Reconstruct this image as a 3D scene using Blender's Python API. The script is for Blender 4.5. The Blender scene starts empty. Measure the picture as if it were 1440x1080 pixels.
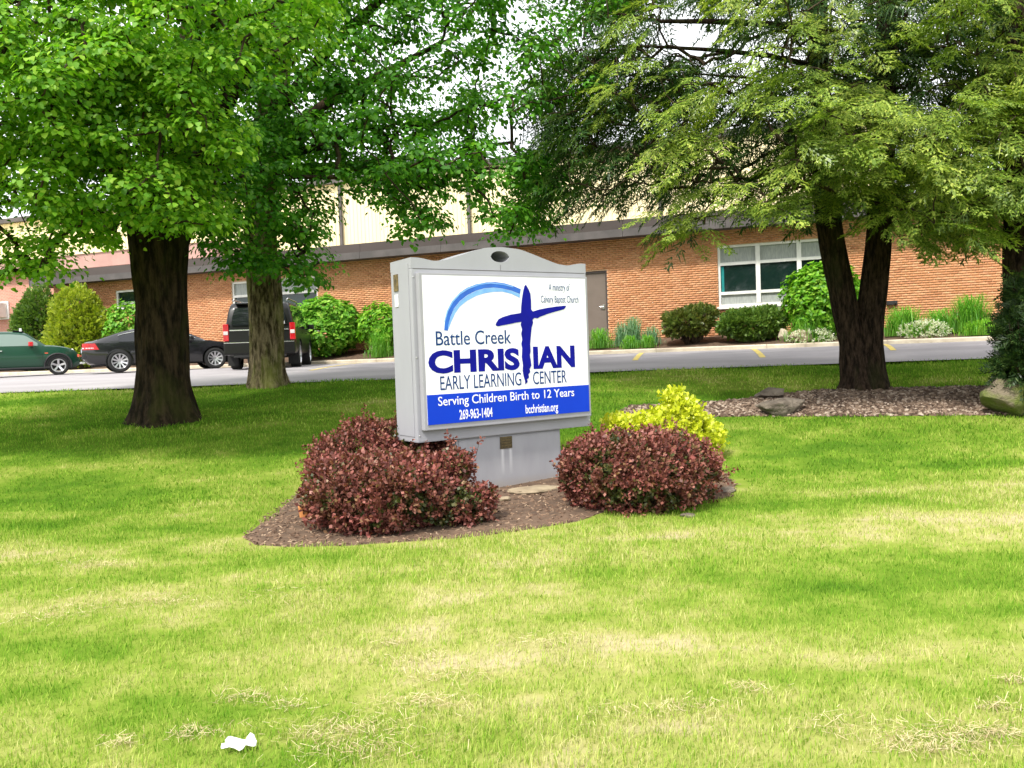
import bpy, bmesh, math, random
import numpy as np
from mathutils import Vector, Matrix, Euler

R = math.radians
random.seed(7)
rng = np.random.default_rng(7)
scene = bpy.context.scene
C = scene.collection

# ------------------------------------------------------------------ camera, sky, sun, exposure
EYE = 1.6
FPX = 1150.0                      # focal length in pixels of the 1440 px wide photograph
cam_d = bpy.data.cameras.new('camera')
cam = bpy.data.objects.new('camera', cam_d); C.objects.link(cam)
cam_d.sensor_width = 36.0
cam_d.lens = 36.0 * FPX / 1440.0
cam_d.clip_start = 0.05; cam_d.clip_end = 3000
CAM_ROT = Matrix.Rotation(R(90 - 2.09), 3, 'X') @ Matrix.Rotation(R(-2.1), 3, 'Z')
cam.location = (0, 0, EYE)
cam.rotation_euler = CAM_ROT.to_euler()
scene.camera = cam

SUN_EL, SUN_AZ = 55.0, 214.0      # azimuth clockwise from +y (the viewing direction)
world = bpy.data.worlds.new('World'); scene.world = world; world.use_nodes = True
wn = world.node_tree
bg = wn.nodes['Background']
sky = wn.nodes.new('ShaderNodeTexSky'); sky.sky_type = 'NISHITA'; sky.sun_disc = False
sky.sun_elevation = R(SUN_EL); sky.sun_rotation = R(SUN_AZ)
sky.air_density = 0.8; sky.dust_density = 7.0; sky.ozone_density = 0.6; sky.altitude = 200
hs = wn.nodes.new('ShaderNodeHueSaturation'); hs.inputs['Saturation'].default_value = 0.35
wn.links.new(sky.outputs[0], hs.inputs['Color'])
# thin bright overcast: broken white cloud over the hazy sky
tc_ = wn.nodes.new('ShaderNodeTexCoord'); cn = wn.nodes.new('ShaderNodeTexNoise'); cn.inputs['Scale'].default_value = 2.2; cn.inputs['Detail'].default_value = 6
cr_ = wn.nodes.new('ShaderNodeMapRange'); cr_.inputs[1].default_value = .3; cr_.inputs[2].default_value = .7; cr_.inputs[3].default_value = .62; cr_.inputs[4].default_value = .92
cm_ = wn.nodes.new('ShaderNodeMix'); cm_.data_type = 'RGBA'; cm_.inputs[7].default_value = (8.2, 8.35, 8.6, 1)
wn.links.new(tc_.outputs['Generated'], cn.inputs['Vector']); wn.links.new(cn.outputs['Fac'], cr_.inputs[0]); wn.links.new(cr_.outputs[0], cm_.inputs[0])
wn.links.new(hs.outputs[0], cm_.inputs[6]); wn.links.new(cm_.outputs[2], bg.inputs['Color'])
bg.inputs['Strength'].default_value = 0.15
sun_d = bpy.data.lights.new('sun', 'SUN'); sun = bpy.data.objects.new('sun', sun_d); C.objects.link(sun)
sun_d.energy = 2.9; sun_d.angle = R(6); sun_d.color = (1.0, 0.95, 0.87)
sd = Vector((math.sin(R(SUN_AZ)) * math.cos(R(SUN_EL)), math.cos(R(SUN_AZ)) * math.cos(R(SUN_EL)), math.sin(R(SUN_EL))))
sun.rotation_euler = sd.to_track_quat('Z', 'Y').to_euler()
scene.view_settings.view_transform = 'Standard'
scene.view_settings.look = 'None'
scene.view_settings.exposure = 0.86
scene.view_settings.gamma = 1.0
scene.view_settings.use_curve_mapping = False
scene.cycles.max_bounces = 6; scene.cycles.diffuse_bounces = 3; scene.cycles.glossy_bounces = 2
scene.cycles.transmission_bounces = 3; scene.cycles.transparent_max_bounces = 6
scene.cycles.use_denoising = True

# ------------------------------------------------------------------ pixel <-> world helpers (1440 x 1080 photograph)
M3 = np.array(CAM_ROT)
def ray(px, py):
    return M3 @ np.array([(px - 720) / FPX, -(py - 540) / FPX, -1.0])
def at(px, py, d):
    """world point seen at a pixel, at distance d along +y"""
    r = ray(px, py); r = r / r[1] * d
    return np.array([r[0], r[1], EYE + r[2]])
def project(P):
    P = np.asarray(P, float) - np.array([0, 0, EYE])
    q = P @ M3
    return 720 + FPX * q[..., 0] / -q[..., 2], 540 - FPX * q[..., 1] / -q[..., 2]

_ty = np.arange(-400, 400, 0.1)
_tz = np.interp(_ty, [-400, -10, 0, 4, 9, 13, 16.3, 400], [-.6, -.1, 0, .03, .12, .72, 1.2, 1.2])
_k = np.ones(15) / 15
_tz[20:-20] = np.convolve(_tz, _k, 'same')[20:-20]
def y_near(x): return 16.3 - 0.07 * np.clip(x, -60, 24)
def y_kerb(x): return 24.74 - 0.36 * np.clip(x, -80, 24)
def lot_z(x, y):
    t = np.clip((y - y_near(x)) / (y_kerb(x) - y_near(x)), 0, 1)
    return 1.19 + .31 * (1 - (1 - t) ** 2)
def lawn_z(x, y):
    yy = y * 16.3 / y_near(x)
    z = np.interp(yy, _ty, _tz)
    z = z + .018 * np.sin(x * .9 + 1.3) * np.sin(y * .7) + .01 * np.sin(x * 2.3 + y * 1.7)
    return z
def ground_z(x, y):
    return np.where(y < y_near(x), lawn_z(x, y), lot_z(x, y))
def gp(px, py):
    """ground point seen at a pixel"""
    r = ray(px, py); r = r / r[1]
    d = np.arange(2.0, 60, 0.02)
    f = EYE + r[2] * d - ground_z(r[0] * d, d)
    i = np.argmax(f < 0) if (f < 0).any() else len(d) - 1
    return np.array([r[0] * d[i], d[i], float(ground_z(r[0] * d[i], d[i]))])

# ------------------------------------------------------------------ numpy noise
def _hash(i, j, k):
    n = (i * 374761393 + j * 668265263 + k * 2147483647 + 1013904223) & 0xFFFFFFFF
    n = ((n ^ (n >> 13)) * 1274126177) & 0xFFFFFFFF
    return ((n ^ (n >> 16)) & 0xFFFF) / 65535.0
def vnoise(P, s=1.0):
    P = np.asarray(P, float) * s
    I = np.floor(P).astype(np.int64); F = P - I; F = F * F * (3 - 2 * F)
    o = 0
    for a in (0, 1):
        for b in (0, 1):
            for c in (0, 1):
                w = (F[..., 0] if a else 1 - F[..., 0]) * (F[..., 1] if b else 1 - F[..., 1]) * (F[..., 2] if c else 1 - F[..., 2])
                o = o + w * _hash(I[..., 0] + a, I[..., 1] + b, I[..., 2] + c)
    return o * 2 - 1
def fbm(P, s=1.0, n=3):
    return sum(vnoise(P + 17.3 * i, s * 2 ** i) * .5 ** i for i in range(n))

# ------------------------------------------------------------------ object helpers
def tag(o, label=None, cat=None, group=None, kind=None):
    if label: o['label'] = label
    if cat: o['category'] = cat
    if group: o['group'] = group
    if kind: o['kind'] = kind
    return o
def thing(name, label, cat, loc=(0, 0, 0), rz=0.0, group=None):
    o = bpy.data.objects.new(name, None); C.objects.link(o)
    o.empty_display_size = .2
    o.location = tuple(float(v) for v in loc); o.rotation_euler = (0, 0, rz)
    return tag(o, label, cat, group)
def link(name, me, m=None, parent=None, smooth=False):
    if m is not None:
        me.materials.clear(); me.materials.append(m)
    o = bpy.data.objects.new(name, me); C.objects.link(o)
    if parent is not None: o.parent = parent
    if smooth:
        me.polygons.foreach_set('use_smooth', np.ones(len(me.polygons), bool))
    return o
def np_mesh(name, V, F):
    V = np.asarray(V, np.float32).reshape(-1, 3); F = np.asarray(F, np.int32)
    me = bpy.data.meshes.new(name)
    me.vertices.add(len(V)); me.vertices.foreach_set('co', V.ravel())
    n = F.shape[1]
    me.loops.add(F.size); me.loops.foreach_set('vertex_index', F.ravel())
    me.polygons.add(len(F))
    me.polygons.foreach_set('loop_start', np.arange(len(F), dtype=np.int32) * n)
    me.update(calc_edges=True)
    return me
def scatter(TV, TF, Rm, S, T):
    """instances of a small template, joined: Rm (N,3,3) columns = local axes, S (N,) or (N,3), T (N,3)"""
    TV = np.asarray(TV, float); TF = np.asarray(TF, int); N = len(T)
    S = np.asarray(S, float)
    if S.ndim == 1: S = np.repeat(S[:, None], 3, 1)
    L = TV[None] * S[:, None, :]
    V = np.einsum('nij,nkj->nki', Rm, L) + np.asarray(T)[:, None, :]
    F = TF[None] + (np.arange(N) * len(TV))[:, None, None]
    return V.reshape(-1, 3), F.reshape(-1, TF.shape[1])
def join(parts):
    V = []; F = []; o = 0
    for v, f in parts:
        V.append(v); F.append(f + o); o += len(v)
    return np.concatenate(V), np.concatenate(F)
def unit(v):
    v = np.asarray(v, float)
    return v / np.maximum(np.linalg.norm(v, axis=-1, keepdims=True), 1e-9)
def frames(direction, normal):
    """x axis = direction, z axis ~ normal"""
    x = unit(direction); y = unit(np.cross(normal, x)); z = np.cross(x, y)
    return np.stack([x, y, z], axis=-1)

class MB:
    """collects shapes, builds ONE mesh object"""
    def __init__(s): s.v = []; s.f = []
    def add(s, V, F):
        o = len(s.v); s.v += [tuple(map(float, p)) for p in V]; s.f += [tuple(i + o for i in f) for f in F]; return s
    def box(s, x0, x1, y0, y1, z0, z1, M=None):
        V = [(x, y, z) for z in (z0, z1) for y in (y0, y1) for x in (x0, x1)]
        if M is not None: V = [M @ Vector(p) for p in V]
        return s.add(V, [(0, 2, 3, 1), (4, 5, 7, 6), (0, 1, 5, 4), (2, 6, 7, 3), (0, 4, 6, 2), (1, 3, 7, 5)])
    def bbox(s, x0, x1, y0, y1, z0, z1, b=.01):
        """box with chamfered edges"""
        bm = bmesh.new(); bmesh.ops.create_cube(bm, size=1)
        for v in bm.verts:
            v.co = ((x0 + x1) / 2 + v.co.x * (x1 - x0), (y0 + y1) / 2 + v.co.y * (y1 - y0), (z0 + z1) / 2 + v.co.z * (z1 - z0))
        bmesh.ops.bevel(bm, geom=list(bm.edges), offset=b, segments=2, affect='EDGES', profile=.7)
        bm.verts.index_update()
        s.add([v.co[:] for v in bm.verts], [[v.index for v in f.verts] for f in bm.faces]); bm.free(); return s
    def tube(s, pts, rad, n=8, cap=True):
        pts = [Vector(p) for p in pts]
        if not hasattr(rad, '__len__'): rad = [rad] * len(pts)
        o = len(s.v); prev = None
        for i, p in enumerate(pts):
            t = (pts[min(i + 1, len(pts) - 1)] - pts[max(i - 1, 0)]).normalized()
            a = prev if prev is not None else (Vector((0, 0, 1)) if abs(t.z) < .9 else Vector((1, 0, 0)))
            u = (a - t * a.dot(t)).normalized(); w = t.cross(u); prev = u
            for k in range(n):
                an = 2 * math.pi * k / n
                s.v.append(tuple(p + (u * math.cos(an) + w * math.sin(an)) * rad[i]))
        for i in range(len(pts) - 1):
            for k in range(n):
                a, b = o + i * n + k, o + i * n + (k + 1) % n
                s.f.append((a, b, b + n, a + n))
        if cap:
            s.f.append(tuple(o + k for k in range(n - 1, -1, -1))); s.f.append(tuple(o + (len(pts) - 1) * n + k for k in range(n)))
        return s
    def prism(s, poly, y0, y1):
        """polygon in (x, z) extruded along y"""
        n = len(poly)
        V = [(x, y0, z) for x, z in poly] + [(x, y1, z) for x, z in poly]
        F = [tuple(range(n)), tuple(range(2 * n - 1, n - 1, -1))] + [(i, i + n, (i + 1) % n + n, (i + 1) % n) for i in range(n)]
        return s.add(V, F)
    def grid(s, rows):
        n = len(rows[0]); o = len(s.v)
        for r in rows: s.v += [tuple(map(float, p)) for p in r]
        for i in range(len(rows) - 1):
            for k in range(n - 1):
                a = o + i * n + k; s.f.append((a, a + 1, a + n + 1, a + n))
        return s
    def lathe(s, prof, n=28):
        """profile (r, y) turned round the y axis"""
        o = len(s.v)
        for k in range(n):
            a = 2 * math.pi * k / n
            s.v += [(r * math.cos(a), y, r * math.sin(a)) for r, y in prof]
        m = len(prof)
        for k in range(n):
            for i in range(m - 1):
                a, b = o + k * m + i, o + ((k + 1) % n) * m + i
                s.f.append((a, b, b + 1, a + 1))
        return s
    def build(s, name, m, parent=None, smooth=False, fix=True):
        me = bpy.data.meshes.new(name); me.from_pydata(s.v, [], s.f); me.update()
        if fix:
            bm = bmesh.new(); bm.from_mesh(me); bmesh.ops.recalc_face_normals(bm, faces=list(bm.faces)); bm.to_mesh(me); bm.free()
        o = link(name, me, m, parent, smooth)
        return o
def auto_smooth(o, deg=35):
    me = o.data
    bm = bmesh.new(); bm.from_mesh(me)
    for f in bm.faces: f.smooth = True
    for e in bm.edges:
        if len(e.link_faces) == 2 and e.calc_face_angle(0) > R(deg): e.smooth = False
    bm.to_mesh(me); bm.free()
    return o

# ------------------------------------------------------------------ materials
def nodes(name):
    m = bpy.data.materials.new(name); m.use_nodes = True
    nt = m.node_tree; return m, nt, nt.nodes['Principled BSDF'], nt.nodes['Material Output']
def ramp(nt, stops):
    r = nt.nodes.new('ShaderNodeValToRGB'); e = r.color_ramp.elements
    while len(e) < len(stops): e.new(.5)
    for q, (p, c) in zip(e, stops): q.position = p; q.color = (*c, 1)
    return r
def noise(nt, scale, detail=5, rough=.55, coord='Object', stretch=None, rot=None):
    tc = nt.nodes.new('ShaderNodeTexCoord'); n = nt.nodes.new('ShaderNodeTexNoise')
    n.inputs['Scale'].default_value = scale; n.inputs['Detail'].default_value = detail; n.inputs['Roughness'].default_value = rough
    src = tc.outputs[coord]
    if stretch or rot:
        mp = nt.nodes.new('ShaderNodeMapping')
        if stretch: mp.inputs['Scale'].default_value = stretch
        if rot: mp.inputs['Rotation'].default_value = rot
        nt.links.new(src, mp.inputs[0]); src = mp.outputs[0]
    nt.links.new(src, n.inputs['Vector']); return n
def pmat(name, c1, c2=None, scale=6, rough=.75, metal=0, bump=0, bscale=40, spec=.4, lo=.35, hi=.65, stretch=None, coat=0, detail=5, bdist=.01):
    m, nt, b, out = nodes(name)
    if c2 is None: c2 = tuple(v * .86 for v in c1)
    n = noise(nt, scale, detail, stretch=stretch); r = ramp(nt, [(lo, c2), (hi, c1)])
    nt.links.new(n.outputs['Fac'], r.inputs[0]); nt.links.new(r.outputs[0], b.inputs['Base Color'])
    b.inputs['Roughness'].default_value = rough; b.inputs['Metallic'].default_value = metal
    b.inputs['Specular IOR Level'].default_value = spec
    if coat: b.inputs['Coat Weight'].default_value = coat; b.inputs['Coat Roughness'].default_value = .06
    if bump:
        n2 = noise(nt, bscale, 6, .6, stretch=stretch); bp = nt.nodes.new('ShaderNodeBump'); bp.inputs['Strength'].default_value = bump; bp.inputs['Distance'].default_value = bdist
        nt.links.new(n2.outputs['Fac'], bp.inputs['Height']); nt.links.new(bp.outputs[0], b.inputs['Normal'])
    return m
def leafmat(name, stops, trans=.35, gloss=.06, rough=.4, patch=None):
    """each leaf takes its own colour; light passes through it"""
    m, nt, b, out = nodes(name); nt.nodes.remove(b)
    g = nt.nodes.new('ShaderNodeNewGeometry'); r = ramp(nt, stops); nt.links.new(g.outputs['Random Per Island'], r.inputs[0])
    col = r.outputs[0]
    if patch:
        n = noise(nt, patch[0], 3, .5); mr = nt.nodes.new('ShaderNodeMapRange'); mr.inputs[1].default_value = .38; mr.inputs[2].default_value = .62
        nt.links.new(n.outputs['Fac'], mr.inputs[0])
        mx = nt.nodes.new('ShaderNodeMix'); mx.data_type = 'RGBA'; mx.blend_type = 'MULTIPLY'
        mx.inputs[7].default_value = (*patch[1], 1); nt.links.new(mr.outputs[0], mx.inputs[0]); nt.links.new(col, mx.inputs[6]); col = mx.outputs[2]
    d = nt.nodes.new('ShaderNodeBsdfDiffuse'); t = nt.nodes.new('ShaderNodeBsdfTranslucent'); s = nt.nodes.new('ShaderNodeBsdfGlossy')
    s.inputs['Roughness'].default_value = rough
    tc = nt.nodes.new('ShaderNodeMix'); tc.data_type = 'RGBA'; tc.blend_type = 'MULTIPLY'; tc.inputs[0].default_value = 1; tc.inputs[7].default_value = (1.15, 1.25, .55, 1)
    nt.links.new(col, tc.inputs[6]); nt.links.new(col, d.inputs[0]); nt.links.new(tc.outputs[2], t.inputs[0])
    a = nt.nodes.new('ShaderNodeMixShader'); a.inputs[0].default_value = trans; nt.links.new(d.outputs[0], a.inputs[1]); nt.links.new(t.outputs[0], a.inputs[2])
    c = nt.nodes.new('ShaderNodeMixShader'); c.inputs[0].default_value = gloss; nt.links.new(a.outputs[0], c.inputs[1]); nt.links.new(s.outputs[0], c.inputs[2])
    nt.links.new(c.outputs[0], out.inputs[0]); return m
def lawnmat(name, blades):
    m, nt, b, out = nodes(name); nt.nodes.remove(b)
    n1 = noise(nt, .55, 4, .6, stretch=(.55, 1.5, 1), rot=(0, 0, R(-24)))
    n2 = noise(nt, 2.6, 4, .6, stretch=(1, 1, .2))
    add = nt.nodes.new('ShaderNodeMath'); add.operation = 'MULTIPLY_ADD'; add.inputs[1].default_value = .45
    nt.links.new(n2.outputs['Fac'], add.inputs[0]); nt.links.new(n1.outputs['Fac'], add.inputs[2])
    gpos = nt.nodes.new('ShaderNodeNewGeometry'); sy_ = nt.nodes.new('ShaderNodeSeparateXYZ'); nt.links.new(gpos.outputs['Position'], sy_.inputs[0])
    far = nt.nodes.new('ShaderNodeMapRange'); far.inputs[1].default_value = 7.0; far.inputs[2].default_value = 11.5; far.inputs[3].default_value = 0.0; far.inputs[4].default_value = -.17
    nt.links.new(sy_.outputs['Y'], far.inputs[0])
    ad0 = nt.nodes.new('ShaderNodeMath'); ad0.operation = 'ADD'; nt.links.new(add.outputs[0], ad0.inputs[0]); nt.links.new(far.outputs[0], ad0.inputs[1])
    src = ad0.outputs[0]
    if blades:
        g = nt.nodes.new('ShaderNodeNewGeometry'); ad2 = nt.nodes.new('ShaderNodeMath'); ad2.operation = 'MULTIPLY_ADD'; ad2.inputs[1].default_value = .34
        nt.links.new(g.outputs['Random Per Island'], ad2.inputs[0]); nt.links.new(src, ad2.inputs[2]); src = ad2.outputs[0]
        lo, hi = .60, 1.12
    else: lo, hi = .44, .92
    mr = nt.nodes.new('ShaderNodeMapRange'); mr.inputs[1].default_value = lo; mr.inputs[2].default_value = hi; nt.links.new(src, mr.inputs[0])
    st = [(0, (.10, .235, .018)), (.3, (.18, .335, .029)), (.55, (.295, .42, .058)), (.78, (.44, .495, .125)), (1, (.57, .55, .25))]
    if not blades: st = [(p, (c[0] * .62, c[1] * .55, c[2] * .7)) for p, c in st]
    r = ramp(nt, st); nt.links.new(mr.outputs[0], r.inputs[0])
    d = nt.nodes.new('ShaderNodeBsdfDiffuse'); nt.links.new(r.outputs[0], d.inputs[0])
    if blades:
        t = nt.nodes.new('ShaderNodeBsdfTranslucent'); nt.links.new(r.outputs[0], t.inputs[0])
        a = nt.nodes.new('ShaderNodeMixShader'); a.inputs[0].default_value = .4; nt.links.new(d.outputs[0], a.inputs[1]); nt.links.new(t.outputs[0], a.inputs[2])
        nt.links.new(a.outputs[0], out.inputs[0])
    else: nt.links.new(d.outputs[0], out.inputs[0])
    return m
def islandmat(name, stops, rough=.85, bump=0, bscale=60, grain=.25, gscale=30):
    """each separate piece takes its own tone (whether joined or an object of its own), plus fine grain"""
    m, nt, b, out = nodes(name)
    g = nt.nodes.new('ShaderNodeNewGeometry'); oi = nt.nodes.new('ShaderNodeObjectInfo')
    ad = nt.nodes.new('ShaderNodeMath'); ad.operation = 'ADD'; fr = nt.nodes.new('ShaderNodeMath'); fr.operation = 'FRACT'
    nt.links.new(g.outputs['Random Per Island'], ad.inputs[0]); nt.links.new(oi.outputs['Random'], ad.inputs[1]); nt.links.new(ad.outputs[0], fr.inputs[0])
    r = ramp(nt, stops); nt.links.new(fr.outputs[0], r.inputs[0])
    n = noise(nt, gscale, 5, .6); mr = nt.nodes.new('ShaderNodeMapRange'); mr.inputs[1].default_value = .3; mr.inputs[2].default_value = .7
    mr.inputs[3].default_value = 1 - grain; mr.inputs[4].default_value = 1 + grain * .4
    nt.links.new(n.outputs['Fac'], mr.inputs[0])
    mx = nt.nodes.new('ShaderNodeMix'); mx.data_type = 'RGBA'; mx.blend_type = 'MULTIPLY'; mx.inputs[0].default_value = 1
    nt.links.new(r.outputs[0], mx.inputs[6]); nt.links.new(mr.outputs[0], mx.inputs[7]); nt.links.new(mx.outputs[2], b.inputs['Base Color'])
    b.inputs['Roughness'].default_value = rough; b.inputs['Specular IOR Level'].default_value = .25
    if bump:
        bp = nt.nodes.new('ShaderNodeBump'); bp.inputs['Strength'].default_value = bump; bp.inputs['Distance'].default_value = .005
        n2 = noise(nt, bscale, 5, .6); nt.links.new(n2.outputs['Fac'], bp.inputs['Height']); nt.links.new(bp.outputs[0], b.inputs['Normal'])
    return m
def brickwall_mat(name, c1, c2, cm, scale=1.0):
    m, nt, b, out = nodes(name)
    tc = nt.nodes.new('ShaderNodeTexCoord'); sp = nt.nodes.new('ShaderNodeSeparateXYZ'); cb = nt.nodes.new('ShaderNodeCombineXYZ')
    nt.links.new(tc.outputs['Object'], sp.inputs[0]); nt.links.new(sp.outputs['X'], cb.inputs[0]); nt.links.new(sp.outputs['Z'], cb.inputs[1])
    br = nt.nodes.new('ShaderNodeTexBrick'); nt.links.new(cb.outputs[0], br.inputs['Vector'])
    br.inputs['Scale'].default_value = 1; br.inputs['Brick Width'].default_value = .203; br.inputs['Row Height'].default_value = .0677; br.inputs['Mortar Size'].default_value = .006
    br.inputs['Color1'].default_value = (*c1, 1); br.inputs['Color2'].default_value = (*c2, 1); br.inputs['Mortar'].default_value = (*cm, 1)
    nt.links.new(br.outputs['Color'], b.inputs['Base Color']); b.inputs['Roughness'].default_value = .9
    bp = nt.nodes.new('ShaderNodeBump'); bp.inputs['Strength'].default_value = .6; bp.inputs['Distance'].default_value = .01; bp.invert = True
    nt.links.new(br.outputs['Fac'], bp.inputs['Height']); nt.links.new(bp.outputs[0], b.inputs['Normal'])
    return m
def barkmat(name, dark, light, moss=None, mossamt=.5, scale=7):
    m, nt, b, out = nodes(name)
    n = noise(nt, scale * 1.6, 7, .7, stretch=(1, 1, .24)); r = ramp(nt, [(.42, dark), (.62, light)]); nt.links.new(n.outputs['Fac'], r.inputs[0])
    col = r.outputs[0]
    if moss:
        n2 = noise(nt, 1.6, 5, .6, stretch=(1, 1, .5)); mr = nt.nodes.new('ShaderNodeMapRange'); mr.inputs[1].default_value = .62 - .3 * mossamt; mr.inputs[2].default_value = .75 - .2 * mossamt
        mr.inputs[4].default_value = .8
        nt.links.new(n2.outputs['Fac'], mr.inputs[0]); mx = nt.nodes.new('ShaderNodeMix'); mx.data_type = 'RGBA'
        nt.links.new(mr.outputs[0], mx.inputs[0]); nt.links.new(col, mx.inputs[6]); mx.inputs[7].default_value = (*moss, 1); col = mx.outputs[2]
    nt.links.new(col, b.inputs['Base Color']); b.inputs['Roughness'].default_value = .95; b.inputs['Specular IOR Level'].default_value = .1
    n3 = noise(nt, scale * 1.6, 8, .75, stretch=(1, 1, .24)); bp = nt.nodes.new('ShaderNodeBump'); bp.inputs['Strength'].default_value = 1.0; bp.inputs['Distance'].default_value = .06
    nt.links.new(n3.outputs['Fac'], bp.inputs['Height']); nt.links.new(bp.outputs[0], b.inputs['Normal'])
    return m
def glassmat(name, tint, rough=.04):
    m, nt, b, out = nodes(name)
    b.inputs['Base Color'].default_value = (*tint, 1); b.inputs['Roughness'].default_value = rough; b.inputs['Specular IOR Level'].default_value = .6
    return m

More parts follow.
